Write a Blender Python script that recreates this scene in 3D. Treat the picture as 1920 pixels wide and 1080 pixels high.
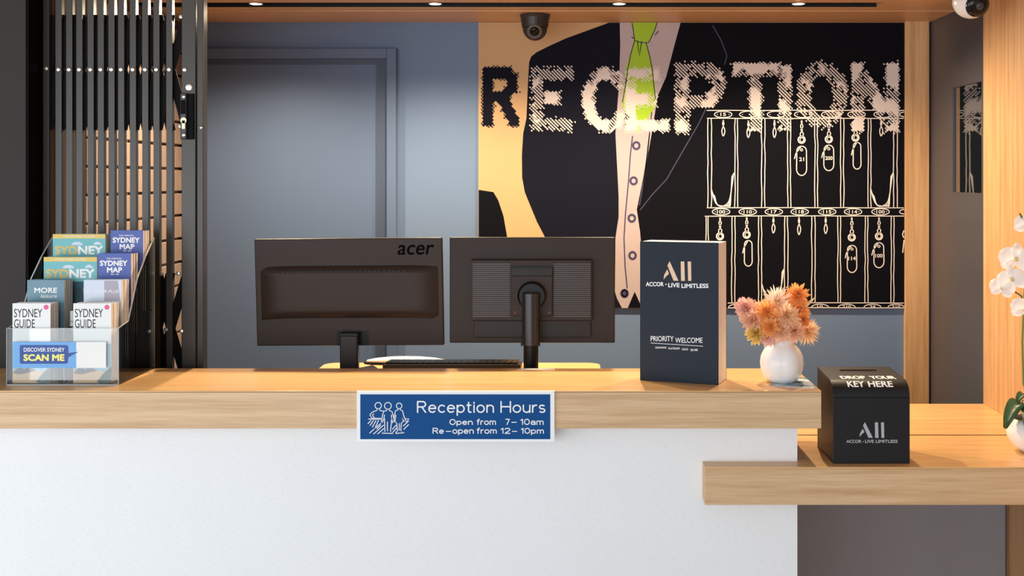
import bpy, bmesh, math, random
from mathutils import Vector, Matrix, noise

# ------------------------------------------------------------------ camera, world, light, exposure
scene = bpy.context.scene
C = scene.collection
for o in list(bpy.data.objects):
    bpy.data.objects.remove(o)
F = 2230.0            # focal length in pixels of the 1920-wide frame
VX, VY = 1065.0, 335.0  # vanishing point of the depth direction
EYE = 1.6
cam_d = bpy.data.cameras.new('camera')
cam = bpy.data.objects.new('camera', cam_d); C.objects.link(cam)
cam.location = (0, 0, EYE); cam.rotation_euler = (math.pi/2, 0, 0)
cam_d.sensor_width = 36; cam_d.lens = F/1920*36
cam_d.shift_x = (960-VX)/1920; cam_d.shift_y = -(540-VY)/1920
cam_d.clip_start = 0.05
scene.camera = cam

world = bpy.data.worlds.new('world'); scene.world = world; world.use_nodes = True
bg = world.node_tree.nodes['Background']
bg.inputs['Color'].default_value = (0.90, 0.95, 1.0, 1); bg.inputs['Strength'].default_value = 0.42

def area(name, loc, rot, sx, sy, power, col):
    l = bpy.data.lights.new(name, 'AREA'); l.shape = 'RECTANGLE'; l.size = sx; l.size_y = sy
    l.energy = power; l.color = col
    o = bpy.data.objects.new(name, l); C.objects.link(o); o.location = loc; o.rotation_euler = rot
    return o
# daylight from the shop front behind the photographer
area('shopfront_daylight', (-1.6, -2.8, 1.2), (math.radians(90), 0, math.radians(-14)), 4.5, 2.2, 150, (0.92, 0.96, 1.0))
# added fill from the left, brightens the counter front and spares the niche
area('added_side_fill', (-3.4, 0.7, 1.15), (math.radians(90), 0, math.radians(-50)), 2.4, 2.1, 50, (0.90, 0.95, 1.0))
LAMP_W = 72.0
LAMP_COL = (1.0, 0.80, 0.54)

vs = scene.view_settings
vs.view_transform = 'Standard'; vs.look = 'None'; vs.gamma = 1.0; vs.exposure = 0.0
vs.use_curve_mapping = False

# ------------------------------------------------------------------ helpers
def P(px, py, d):
    """point of the photograph at depth d -> real position"""
    return ((px-VX)*d/F, d, EYE-(py-VY)*d/F)
def PX(px, d): return (px-VX)*d/F
def PZ(py, d): return EYE-(py-VY)*d/F

def lin(r, g, b):
    f = lambda v: v/12.92 if v <= 0.04045 else ((v+0.055)/1.055)**2.4
    return (f(r/255), f(g/255), f(b/255), 1)

MATS = {}
def mat(name, col, rough=0.5, metal=0.0, var=0.05, nscale=12.0, spec=0.3, bump=0.0, coat=0.0):
    if name in MATS: return MATS[name]
    m = bpy.data.materials.new(name); m.use_nodes = True
    nt = m.node_tree; b = nt.nodes['Principled BSDF']
    c = lin(*col)
    tc = nt.nodes.new('ShaderNodeTexCoord'); nz = nt.nodes.new('ShaderNodeTexNoise')
    nz.inputs['Scale'].default_value = nscale; nz.inputs['Detail'].default_value = 4
    nt.links.new(tc.outputs['Object'], nz.inputs['Vector'])
    mx = nt.nodes.new('ShaderNodeMix'); mx.data_type = 'RGBA'
    mx.inputs[6].default_value = tuple(v*(1-var) for v in c[:3])+(1,)
    mx.inputs[7].default_value = tuple(min(1, v*(1+var)) for v in c[:3])+(1,)
    nt.links.new(nz.outputs['Fac'], mx.inputs[0])
    nt.links.new(mx.outputs[2], b.inputs['Base Color'])
    b.inputs['Roughness'].default_value = rough; b.inputs['Metallic'].default_value = metal
    b.inputs['Specular IOR Level'].default_value = spec
    b.inputs['Coat Weight'].default_value = coat
    if bump:
        bp = nt.nodes.new('ShaderNodeBump'); bp.inputs['Strength'].default_value = bump
        bp.inputs['Distance'].default_value = 0.002
        nt.links.new(nz.outputs['Fac'], bp.inputs['Height']); nt.links.new(bp.outputs['Normal'], b.inputs['Normal'])
    MATS[name] = m
    return m

def wood(name, light, dark, stretch, rough=0.42):
    """oak veneer; stretch = noise scale per axis, small along the grain"""
    m = bpy.data.materials.new(name); m.use_nodes = True
    nt = m.node_tree; b = nt.nodes['Principled BSDF']
    geo = nt.nodes.new('ShaderNodeNewGeometry'); mp = nt.nodes.new('ShaderNodeMapping')
    mp.inputs['Scale'].default_value = stretch
    nt.links.new(geo.outputs['Position'], mp.inputs['Vector'])
    n1 = nt.nodes.new('ShaderNodeTexNoise'); n1.inputs['Scale'].default_value = 1.0
    n1.inputs['Detail'].default_value = 7; n1.inputs['Roughness'].default_value = 0.65
    n2 = nt.nodes.new('ShaderNodeTexNoise'); n2.inputs['Scale'].default_value = 4.5; n2.inputs['Detail'].default_value = 3
    nt.links.new(mp.outputs[0], n1.inputs['Vector']); nt.links.new(mp.outputs[0], n2.inputs['Vector'])
    add = nt.nodes.new('ShaderNodeMath'); add.operation = 'MULTIPLY_ADD'
    add.inputs[1].default_value = 0.35
    nt.links.new(n2.outputs['Fac'], add.inputs[0]); nt.links.new(n1.outputs['Fac'], add.inputs[2])
    rp = nt.nodes.new('ShaderNodeValToRGB')
    rp.color_ramp.elements[0].position = 0.42; rp.color_ramp.elements[0].color = lin(*dark)
    rp.color_ramp.elements[1].position = 0.82; rp.color_ramp.elements[1].color = lin(*light)
    nt.links.new(add.outputs[0], rp.inputs[0]); nt.links.new(rp.outputs[0], b.inputs['Base Color'])
    b.inputs['Roughness'].default_value = rough
    bp = nt.nodes.new('ShaderNodeBump'); bp.inputs['Strength'].default_value = 0.12; bp.inputs['Distance'].default_value = 0.001
    nt.links.new(add.outputs[0], bp.inputs['Height']); nt.links.new(bp.outputs['Normal'], b.inputs['Normal'])
    return m

def acrylic(name, tint=(0.97, 0.98, 0.98), ior=1.45, rough=0.02):
    m = bpy.data.materials.new(name); m.use_nodes = True
    nt = m.node_tree; nt.nodes.clear()
    out = nt.nodes.new('ShaderNodeOutputMaterial'); mx = nt.nodes.new('ShaderNodeMixShader')
    tr = nt.nodes.new('ShaderNodeBsdfTransparent'); tr.inputs[0].default_value = tint+(1,)
    gl = nt.nodes.new('ShaderNodeBsdfGlossy'); gl.inputs['Roughness'].default_value = rough
    fr = nt.nodes.new('ShaderNodeFresnel'); fr.inputs[0].default_value = ior
    nt.links.new(fr.outputs[0], mx.inputs[0]); nt.links.new(tr.outputs[0], mx.inputs[1])
    nt.links.new(gl.outputs[0], mx.inputs[2]); nt.links.new(mx.outputs[0], out.inputs[0])
    return m

def glow(name, col, s):
    m = bpy.data.materials.new(name); m.use_nodes = True
    b = m.node_tree.nodes['Principled BSDF']
    b.inputs['Emission Color'].default_value = col+(1,); b.inputs['Emission Strength'].default_value = s
    return m

class G:
    def __init__(s): s.v = []; s.f = []
    def add(s, vs_, fs):
        k = len(s.v); s.v += [tuple(p) for p in vs_]; s.f += [tuple(i+k for i in f) for f in fs]; return s
    def box(s, x0, x1, y0, y1, z0, z1):
        return s.add([(x0,y0,z0),(x1,y0,z0),(x1,y1,z0),(x0,y1,z0),(x0,y0,z1),(x1,y0,z1),(x1,y1,z1),(x0,y1,z1)],
                     [(0,3,2,1),(4,5,6,7),(0,1,5,4),(1,2,6,5),(2,3,7,6),(3,0,4,7)])
    def prism(s, pts, fn0, fn1):
        """polygon pts (u,v) mapped by fn0 and fn1 to the two caps"""
        n = len(pts)
        s.add([fn0(*p) for p in pts]+[fn1(*p) for p in pts],
              [tuple(range(n)), tuple(range(2*n-1, n-1, -1))]+[(i, i+n, (i+1) % n+n, (i+1) % n) for i in range(n)])
        return s
    def lathe(s, prof, n=32, c=(0,0,0), axis='Z', fn=None):
        base = len(s.v)
        for (r, h) in prof:
            for k in range(n):
                a = 2*math.pi*k/n
                rr, hh = (r, h) if fn is None else fn(r, h, a)
                x, y, z = rr*math.cos(a), rr*math.sin(a), hh
                if axis == 'Y': x, y, z = x, z, y
                if axis == 'X': x, y, z = z, y, x
                s.v.append((c[0]+x, c[1]+y, c[2]+z))
        for j in range(len(prof)-1):
            for k in range(n):
                a, b = base+j*n+k, base+j*n+(k+1) % n
                s.f.append((a, b, b+n, a+n))
        if prof[0][0] > 1e-6: s.f.append(tuple(base+k for k in range(n-1, -1, -1)))
        if prof[-1][0] > 1e-6: s.f.append(tuple(base+(len(prof)-1)*n+k for k in range(n)))
        return s
    def cyl(s, c, r, h, axis='Z', n=20):
        return s.lathe([(r, 0), (r, h)], n, c, axis)
    def tube(s, pts, r, n=8, closed=False):
        pts = [Vector(p) for p in pts]; m = len(pts); base = len(s.v)
        for i, p in enumerate(pts):
            t = (pts[min(i+1, m-1)]-pts[max(i-1, 0)]).normalized()
            up = Vector((0,0,1)) if abs(t.z) < 0.9 else Vector((1,0,0))
            a = t.cross(up).normalized(); b = t.cross(a)
            rr = r[i] if isinstance(r, (list, tuple)) else r
            for k in range(n):
                w = 2*math.pi*k/n
                s.v.append(tuple(p+a*math.cos(w)*rr+b*math.sin(w)*rr))
        for i in range(m-1):
            for k in range(n):
                q = base+i*n+k; q2 = base+i*n+(k+1) % n
                s.f.append((q, q2, q2+n, q+n))
        s.f.append(tuple(base+k for k in range(n))); s.f.append(tuple(base+(m-1)*n+k for k in range(n-1, -1, -1)))
        return s
    def ribbon(s, pts, w, fn, closed=False):
        """flat stroke of width w along (u,v) points, mapped by fn"""
        pts = [Vector((p[0], p[1])) for p in pts]
        if closed: pts = pts+[pts[0]]
        m = len(pts); base = len(s.v)
        for i, p in enumerate(pts):
            if closed and i in (0, m-1): t = pts[1]-pts[m-2]
            else: t = pts[min(i+1, m-1)]-pts[max(i-1, 0)]
            if t.length < 1e-9: t = Vector((1, 0))
            t.normalize(); nrm = Vector((-t.y, t.x))*w/2
            s.v.append(fn(*(p+nrm))); s.v.append(fn(*(p-nrm)))
        for i in range(m-1):
            a = base+2*i; s.f.append((a, a+1, a+3, a+2))
        return s
    def poly(s, pts, fn):
        return s.add([fn(*p) for p in pts], [tuple(range(len(pts)))])
    def xf(s, M):
        s.v = [tuple(M @ Vector(p)) for p in s.v]; return s

def obj(name, g, m, parent=None, smooth=False, bevel=0.0, world_co=False, seg=2):
    me = bpy.data.meshes.new(name)
    v = g.v
    if world_co and parent is not None:
        l = parent['_o']; v = [(a-l[0], b-l[1], c-l[2]) for a, b, c in v]
    me.from_pydata(v, [], g.f); me.update()
    if m: me.materials.append(m)
    if smooth:
        for p in me.polygons: p.use_smooth = True
    o = bpy.data.objects.new(name, me); C.objects.link(o)
    if parent is not None:
        o.parent = parent
        o['_o'] = parent['_o']
    else: o['_o'] = (0, 0, 0)
    if bevel:
        b = o.modifiers.new('bevel', 'BEVEL'); b.width = bevel; b.segments = seg; b.limit_method = 'ANGLE'
    return o
def W(name, g, m, parent=None, **k):
    return obj(name, g, m, parent, world_co=True, **k)
def thing(name, label, cat, loc=(0,0,0), rotz=0, group=None):
    o = bpy.data.objects.new(name, None); C.objects.link(o)
    o.location = loc; o.rotation_euler = (0, 0, rotz); o['_o'] = tuple(loc)
    o['label'] = label; o['category'] = cat; o.empty_display_size = 0.05
    if group: o['group'] = group
    return o
def tag(o, label, cat, group=None):
    o['label'] = label; o['category'] = cat
    if group: o['group'] = group
    return o
def struct(o, label=None):
    o['kind'] = 'structure'
    if label: o['label'] = label
    return o

def text_geo(body, bold=0.0):
    cu = bpy.data.curves.new('t', 'FONT'); cu.body = body; cu.size = 1; cu.offset = bold; cu.resolution_u = 4
    o = bpy.data.objects.new('t', cu); C.objects.link(o)
    dg = bpy.context.evaluated_depsgraph_get()
    me = bpy.data.meshes.new_from_object(o.evaluated_get(dg))
    v = [(p.co.x, p.co.y) for p in me.vertices]; f = [tuple(p.vertices) for p in me.polygons]
    bpy.data.objects.remove(o); bpy.data.curves.remove(cu); bpy.data.meshes.remove(me)
    x0 = min(p[0] for p in v); x1 = max(p[0] for p in v); y0 = min(p[1] for p in v); y1 = max(p[1] for p in v)
    return [((a-x0)/(x1-x0), (b-y0)/(y1-y0)) for a, b in v], f
TEXT_CACHE = {}
def put_text(body, box, fn, m, parent, bold=0.0, slices=0):
    """box = (u0, v_top, u1, v_bottom); fn maps (u,v) to local coordinates of parent (or world with W)"""
    k = body
    if k not in TEXT_CACHE: TEXT_CACHE[k] = text_geo(body, 0.0)
    v, f = TEXT_CACHE[k]
    if slices:   # cut into thin bands so that the lettering can follow a curve
        bm = bmesh.new(); bv = [bm.verts.new((a, c, 0)) for a, c in v]
        for q in f:
            try: bm.faces.new([bv[i] for i in q])
            except ValueError: pass
        for i in range(1, slices):
            bmesh.ops.bisect_plane(bm, geom=bm.verts[:]+bm.edges[:]+bm.faces[:], plane_co=(0, i/slices, 0), plane_no=(0, 1, 0))
        bm.verts.index_update()
        v = [(p.co.x, p.co.y) for p in bm.verts]; f = [tuple(p.index for p in q.verts) for q in bm.faces]; bm.free()
    u0, t, u1, b = box
    g = G(); bo = bold*1.2; hgt = abs(t-b); bx_ = bo*hgt/abs(u1-u0)
    offs = [(0, 0)] if bold <= 0 else [(0, 0), (1, 0), (-1, 0), (0, 1), (0, -1), (.7, .7), (-.7, .7), (.7, -.7), (-.7, -.7)]
    for i, (ox, oy) in enumerate(offs):
        q = []
        for a, c in v:
            a2 = bx_+a*(1-2*bx_)+ox*bx_; c2 = bo+c*(1-2*bo)+oy*bo
            p = fn(u0+(u1-u0)*a2, b+(t-b)*c2); q.append((p[0], p[1]-2e-5*i, p[2]+(2e-5*i if slices else 0)))
        g.add(q, f)
    return g
def ell(cx, cy, rx, ry, n=20, a0=0, a1=360):
    return [(cx+rx*math.cos(math.radians(a0+(a1-a0)*i/n)), cy+ry*math.sin(math.radians(a0+(a1-a0)*i/n))) for i in range(n+1)]
def plane(d): return lambda u, v: P(u, v, d)

# ------------------------------------------------------------------ materials
oak_h = wood('oak_horizontal', (222, 188, 146), (190, 148, 104), (2.2, 60, 60))
oak_v = wood('oak_vertical', (216, 172, 122), (180, 130, 82), (60, 60, 2.0))
oak_top = wood('oak_top', (224, 180, 124), (198, 148, 92), (2.0, 55, 55), rough=0.30)
oak_soffit = wood('oak_soffit', (222, 172, 124), (194, 140, 94), (1.8, 55, 55))
def concrete():
    m = mat('pale_concrete', (240, 241, 242), rough=0.7, var=0.025, nscale=5.0)
    nt = m.node_tree; b = nt.nodes['Principled BSDF']
    geo = nt.nodes.new('ShaderNodeNewGeometry'); mp = nt.nodes.new('ShaderNodeMapping'); mp.inputs['Scale'].default_value = (45, 45, 110)
    nt.links.new(geo.outputs['Position'], mp.inputs['Vector'])
    n = nt.nodes.new('ShaderNodeTexNoise'); n.inputs['Scale'].default_value = 2; n.inputs['Detail'].default_value = 6
    nt.links.new(mp.outputs[0], n.inputs['Vector'])
    r = nt.nodes.new('ShaderNodeValToRGB'); r.color_ramp.elements[0].position = 0.28; r.color_ramp.elements[0].color = (0.92, 0.92, 0.93, 1)
    r.color_ramp.elements[1].position = 0.46; r.color_ramp.elements[1].color = (1, 1, 1, 1)
    nt.links.new(n.outputs['Fac'], r.inputs[0])
    src = b.inputs['Base Color'].links[0].from_socket
    mx = nt.nodes.new('ShaderNodeMix'); mx.data_type = 'RGBA'; mx.blend_type = 'MULTIPLY'; mx.inputs[0].default_value = 1
    nt.links.new(src, mx.inputs[6]); nt.links.new(r.outputs[0], mx.inputs[7]); nt.links.new(mx.outputs[2], b.inputs['Base Color'])
    return m
m_conc = concrete()
m_wall = mat('blue_grey_paint', (106, 127, 158), rough=0.6, var=0.02, nscale=60, bump=0.15)
m_door = mat('door_paint', (90, 108, 138), rough=0.45, var=0.015)
m_dkgrey = mat('dark_grey_laminate', (142, 138, 142), rough=0.5, var=0.03, nscale=30)
m_sidegrey = mat('side_door_grey', (72, 70, 76), rough=0.35, var=0.03)
m_pier = mat('pier_paint', (54, 50, 48), rough=0.7, var=0.03)
m_black = mat('slot_black', (22, 20, 20), rough=0.6)
m_gate = mat('gate_black_enamel', (54, 49, 43), rough=0.35, var=0.06, spec=0.45)
m_strap = mat('gate_strap_black', (8, 8, 9), rough=0.6, spec=0.1)
m_steel = mat('steel', (205, 205, 200), rough=0.25, metal=0.9)
m_brass = mat('lock_brass', (190, 175, 140), rough=0.3, metal=0.8)
m_brick = mat('painted_brick', (150, 128, 116), rough=0.8, var=0.12, nscale=20, bump=0.3)
m_mortar = mat('mortar', (96, 74, 60), rough=0.9)
m_plaster = mat('tan_plaster', (190, 146, 116), rough=0.8)
m_floor = mat('floor_tile', (150, 146, 142), rough=0.4, var=0.05, nscale=3)
m_white = mat('white_gloss', (238, 236, 234), rough=0.25, var=0.01)
m_paper = mat('white_paper', (240, 240, 238), rough=0.7, var=0.01)
m_ink = mat('black_ink', (28, 28, 30), rough=0.6)
m_whiteink = mat('white_ink', (245, 245, 245), rough=0.5, var=0.0)
m_acr = acrylic('clear_acrylic')
def acr_edge():
    m = acrylic('acrylic_edge', (0.9, 0.93, 0.94)); nt = m.node_tree
    mx = [n for n in nt.nodes if n.type == 'MIX_SHADER'][0]; out = [n for n in nt.nodes if n.type == 'OUTPUT_MATERIAL'][0]
    df = nt.nodes.new('ShaderNodeBsdfDiffuse'); df.inputs[0].default_value = (0.75, 0.8, 0.82, 1)
    m2 = nt.nodes.new('ShaderNodeMixShader'); m2.inputs[0].default_value = 0.45
    nt.links.new(mx.outputs[0], m2.inputs[1]); nt.links.new(df.outputs[0], m2.inputs[2]); nt.links.new(m2.outputs[0], out.inputs[0])
    return m
m_acr_edge = acr_edge()

# ------------------------------------------------------------------ setting
DB = 4.40             # back wall
SOF = EYE+0.58        # soffit height
XR = 1.33             # right side wall
CT = EYE-0.53         # upper counter top
D0, D1 = 2.973, 3.323 # upper counter front, back
LT = EYE-0.721        # lower counter top

struct(W('floor', G().box(-4, 3.2, -3.2, DB, -0.06, 0), m_floor), 'grey floor of the reception')
struct(W('wall_back', G().box(-1.42, 1.6, DB, DB+0.1, 0, 2.7), m_wall), 'blue grey painted wall behind the reception desk')
# soffit with a lamp slot
S0, S1, SX = 3.92, 4.03, 1.045
ceil = struct(W('ceiling', G().box(-1.62, XR+0.1, 2.75, S0, SOF, SOF+0.05), oak_soffit, bevel=0.001), 'oak veneer soffit above the counter')
W('soffit_panel', G().box(-1.62, XR+0.1, S1, 4.104, SOF, SOF+0.05), oak_soffit, ceil, bevel=0.001)
W('soffit_panel', G().box(-1.62, XR+0.1, 4.108, DB, SOF-0.002, SOF+0.05), oak_soffit, ceil, bevel=0.001)
W('soffit_panel', G().box(SX, XR+0.1, S0, S1, SOF, SOF+0.05), oak_soffit, ceil, bevel=0.001)
W('lamp_slot', G().box(-1.62, SX, S0-0.01, S1+0.01, SOF+0.05, SOF+0.06).box(-1.62, SX, S0, S0+0.003, SOF+0.001, SOF+0.05)
  .box(-1.62, SX, S1-0.003, S1, SOF+0.001, SOF+0.05).box(-1.62, SX, 4.104, 4.108, SOF+0.004, SOF+0.05), m_black, ceil)
struct(W('trim_1', G().box(PX(1697, DB-0.02), XR, DB-0.022, DB, 0, SOF), oak_v, bevel=0.0015), 'oak jamb at the right end of the back wall')
# header over the opening, facing the lobby
struct(W('wall_header', G().box(-3.2, 2.2, 2.70, 2.75, SOF, 2.8), oak_soffit), 'oak fascia above the counter opening')

# right side: oak panelling in front, grey service door behind
struct(W('wall_right', G().box(XR, XR+0.12, 2.3, 3.81, 0, SOF), oak_v, bevel=0.001), 'oak panelled side wall at the right end of the counter')
d2 = struct(W('door_2', G().box(XR+0.006, XR+0.05, 3.812, 3.842, 0, SOF).box(XR+0.006, XR+0.05, 4.13, DB, 0, SOF)
     .box(XR+0.006, XR+0.05, 3.842, 4.13, 0, PZ(361, 4.0)).box(XR+0.006, XR+0.05, 3.842, 4.13, 1.915, SOF), m_sidegrey), 'dark grey side door with a small glazed panel')
m_pane = mat('dark_glass', (20, 26, 30), rough=0.03, spec=1.0, var=0.0, coat=1.0)
W('glass_pane', G().box(XR+0.012, XR+0.018, 3.842, 4.13, PZ(361, 4.0), 1.915), m_pane, d2)

# left side: dark pier, brick return wall
struct(W('wall_left', G().box(-3.2, PX(48, 3.335), 3.335, 3.40, 0, 2.7), m_pier), 'dark grey pier left of the gate')
XL = -1.42
wl = struct(W('wall_side', G().box(XL-0.4, XL-0.012, 3.50, DB+0.1, 0, SOF), m_mortar), 'painted brick return wall behind the gate')
W('plaster_face', G().box(XL-0.4, XL-0.004, 3.49, 3.505, 0, SOF), m_plaster, wl)
bl, bh, mo = 0.23, 0.076, 0.009
proto = None
row = 0; z = 0.62
while z+bh < SOF:
    y = 3.508-(bl/2 if row % 2 else 0)
    while y < DB-0.03:
        y0, y1 = max(3.508, y), min(DB-0.002, y+bl)
        if y1-y0 > 0.03:
            if proto is None or abs((y1-y0)-bl) > 1e-4:
                o = obj('brick', G().box(-0.012, 0.0, 0, y1-y0, 0, bh), m_brick, wl, bevel=0.002, seg=1)
                if abs((y1-y0)-bl) < 1e-4: proto = o
            else:
                o = proto.copy(); C.objects.link(o)
            o.location = (XL+random.Random(row*31+int(y*100)).uniform(-0.001, 0.002), y0, z)
        y += bl+mo
    z += bh+mo; row += 1

# blue grey door in the back wall
fx1 = PX(745, DB); ft = PZ(92, DB); ix1 = PX(727, DB); it = PZ(111, DB); fx0 = XL+0.002; ix0 = fx0+0.04
dr = struct(W('door_1', G().box(ix0+0.012, PX(707, DB), DB-0.006, DB-0.001, 0.005, PZ(121, DB)), m_door), 'blue grey painted door in the back wall')
W('door_frame', G().box(ix1, fx1, DB-0.030, DB, 0, ft), m_door, dr, bevel=0.002)
W('door_frame', G().box(fx0, ix1, DB-0.030, DB, it, ft), m_door, dr, bevel=0.002)
W('door_frame', G().box(fx0, ix0, DB-0.030, DB, 0, it), m_door, dr, bevel=0.002)
W('door_stop', G().box(PX(707, DB), ix1, DB-0.014, DB, 0, it).box(ix0, PX(707, DB), DB-0.014, DB, PZ(121, DB), it), mat('door_recess_shade', (70, 82, 104), rough=0.5), dr)  # stop strips coloured darker to paint the shadow inside the frame

# ------------------------------------------------------------------ downlights in the slot
m_lens = glow('lamp_lens', (1.0, 0.93, 0.82), 14)
m_trim = mat('lamp_trim', (40, 36, 34), rough=0.4)
lamp_words = ['leftmost small downlight in the ceiling slot, next to the gate', 'small downlight in the ceiling slot left of the dome camera',
              'small downlight in the ceiling slot above the green tie', 'rightmost small downlight in the ceiling slot, above the key drawing']
for i, px in enumerate((480, 816, 1161, 1497)):
    x = PX(px, 3.975)
    t = thing('downlight', lamp_words[i], 'downlight', (x, 3.975, SOF+0.05), 0, 'downlights in the ceiling slot')
    obj('lamp_housing', G().lathe([(0.030, 0), (0.030, -0.028), (0.026, -0.046), (0.0225, -0.047), (0.0215, -0.043)], 28), m_trim, t, smooth=False)
    obj('lamp_lens', G().lathe([(0.0215, -0.0440), (0.016, -0.0475), (0.0, -0.0490)], 28), m_lens, t, smooth=True)
    l = bpy.data.lights.new('downlight_beam', 'SPOT'); l.energy = LAMP_W; l.color = LAMP_COL
    l.spot_size = math.radians(166); l.spot_blend = 1.0; l.shadow_soft_size = 0.018
    lo = bpy.data.objects.new('downlight_beam', l); C.objects.link(lo); lo.parent = t; lo.location = (0, 0, -0.075); lo.rotation_euler = (math.radians(-14), 0, 0)

# ------------------------------------------------------------------ counters
m_ctop = oak_top
cl, cr = -2.3, PX(1540, D0)
edge_h = 71*D0/F
uc = thing('reception_counter', 'long oak topped reception counter with pale concrete front', 'counter', (-0.8, 3.1, 0))
W('worktop', G().box(cl, cr, D0, D1, CT-0.004, CT), oak_top, uc, bevel=0.0008)
W('edge_board', G().box(cl, cr, D0, D0+0.03, CT-edge_h, CT-0.0045).box(cr-0.03, cr, D0+0.03, D1, CT-edge_h, CT-0.0045)
  .box(cl, cr-0.03, D0+0.03, D1, CT-edge_h, CT-edge_h+0.02), oak_h, uc, bevel=0.0008)
DP = 3.033
W('front_panel', G().box(cl, PX(1495, DP), DP, DP+0.04, 0, CT-edge_h), m_conc, uc)
W('end_panel', G().box(PX(1495, DP)-0.03, PX(1495, DP), DP+0.04, D1-0.02, 0, CT-edge_h), m_conc, uc)
# raised staff shelf with rounded corners
sd0, sd1 = D1+0.002, 3.75
sx0, sx1 = PX(612, sd1), PX(1124, sd1); r = 0.045; sz = EYE-345*sd1/F
pts = [(sx0, sd0)]+[(sx1, sd0)]+[(sx1-r+r*math.cos(a), sd1-r+r*math.sin(a)) for a in [i*math.pi/16 for i in range(9)]]+\
      [(sx0+r+r*math.cos(a), sd1-r+r*math.sin(a)) for a in [math.pi/2+i*math.pi/16 for i in range(9)]]
g = G().prism(pts, lambda u, v: (u, v, sz), lambda u, v: (u, v, sz-0.028))
sh = thing('staff_shelf', 'oak staff shelf with rounded corners carrying both monitors', 'shelf', ((sx0+sx1)/2, 3.45, 0))
W('shelf_board', g, oak_top, sh)
W('support', G().box(sx0+0.06, sx0+0.09, sd0+0.01, sd1-0.08, 0, sz-0.028), oak_v, sh)
W('support', G().box(sx1-0.09, sx1-0.06, sd0+0.01, sd1-0.08, 0, sz-0.028), oak_v, sh)

lx0 = PX(1322, D0); lx1 = XR-0.001; pe = PX(1495, DP)
lc = thing('lower_counter', 'lower oak ledge under the key drop box', 'counter', (0.9, 3.3, 0))
lpts = [(lx0, D0), (lx1, D0), (lx1, 3.338), (pe+0.001, 3.338), (pe+0.001, DP-0.001), (lx0, DP-0.001)]
W('ledge_top', G().prism(lpts, lambda u, v: (u, v, LT), lambda u, v: (u, v, LT-0.004)), oak_top, lc)
W('edge_board', G().prism([(lx0, D0), (lx1, D0), (lx1, DP-0.001), (lx0, DP-0.001)], lambda u, v: (u, v, LT-0.0045), lambda u, v: (u, v, LT-edge_h)), oak_h, lc, bevel=0.0008)
W('rear_board', G().box(pe+0.001, lx1, 3.352, 3.81, LT-0.03, LT), oak_top, lc, bevel=0.001)
W('joint_strip', G().box(pe+0.001, lx1, 3.3385, 3.3515, LT-0.03, LT-0.006), m_black, lc)
W('back_panel', G().box(pe+0.02, PX(1885, 3.6), 3.60, 3.63, 0, LT-0.03), m_dkgrey, lc)
W('under_board', G().box(pe+0.001, lx1, DP, 3.338, LT-edge_h, LT-edge_h+0.02), oak_h, lc)
W('corner_post', G().box(PX(1886, 3.6), lx1, 3.585, 3.63, 0, LT-0.03), wood('oak_dark', (150, 116, 84), (118, 86, 58), (60, 60, 2)), lc)

# ------------------------------------------------------------------ mural
DM = 4.39
mu = thing('mural', 'printed wall mural of a suited torso with large white reception lettering', 'mural', (PX(1296, DM), DM, PZ(578, DM)))
tan = mat('print_tan', (194, 156, 112), rough=0.55, var=0.10, nscale=4)
navy = mat('print_navy', (22, 23, 34), rough=0.7, spec=0.04, var=0.10, nscale=5)
darkn = mat('print_dark', (16, 16, 22), rough=0.7, spec=0.04, var=0.12, nscale=6)
shirt = mat('print_shirt', (176, 160, 160), rough=0.55, var=0.08, nscale=9)
tie = mat('print_green', (152, 186, 34), rough=0.55, var=0.04)
cream = mat('print_cream', (214, 200, 192), rough=0.55, var=0.02)
purple = mat('print_purple', (62, 56, 88), rough=0.55)
faint = mat('print_faint_line', (58, 58, 80), rough=0.5)
mx0, mx1, my0, my1 = 897, 1696, 42, 578
W('backing_panel', G().box(PX(mx0, DM), PX(mx1, DM), DM, DB-0.0005, PZ(my1, DM), PZ(my0, DM)), tan, mu)
def L(k): return plane(DM-0.0004*k)
W('dark_shape', G().poly([(897.5, 356), (925, 360), (934, 375), (944, 405), (951, 445), (952, 577), (897.5, 577)], L(1)), darkn, mu)
left_edge = [(1142, 42.5), (1102, 57), (1061, 72), (1030, 86), (1006, 98), (996, 106), (992, 117), (990, 155), (987, 222), (981, 250), (978.5, 290), (979, 333),
             (984, 360), (994, 385), (1007, 416), (1021, 443), (1036, 490), (1045, 577.5)]
jl_in = [(1166, 577.5), (1157, 560), (1153, 547), (1154, 446), (1160, 407), (1160, 369), (1156, 290), (1154, 250), (1158, 194), (1161, 155), (1163, 83), (1162, 42.5)]
W('jacket_left', G().poly(left_edge+jl_in, L(1)), navy, mu)
sh_r = [(1276, 42.5), (1265, 83), (1249, 144), (1233, 180), (1222, 250), (1213, 300), (1206, 333), (1194, 393), (1200, 434), (1203, 470), (1206, 520), (1203, 577.5)]
W('shirt_front', G().poly(list(reversed(jl_in))+[(1178, 577.5), (1190, 548)]+list(reversed(sh_r)), L(1)), shirt, mu)
W('shirt_notch', G().poly([(1177, 577.5), (1190, 547), (1204, 577.5)], L(2)), darkn, mu)
W('jacket_right', G().poly(sh_r+[(1696, 577.5), (1696, 42.5)], L(1)), darkn, mu)
W('tie_knot', G().poly([(1185.5, 42.5), (1232, 42.5), (1227, 58), (1216, 80), (1190, 76)], L(2)), tie, mu)
W('tie_blade', G().poly([(1189, 77), (1211, 80), (1220, 108), (1226, 138), (1231, 195), (1213, 225), (1196, 250), (1183, 228), (1167, 200), (1170, 139), (1180, 108)], L(2)), tie, mu)
g = G()
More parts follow.
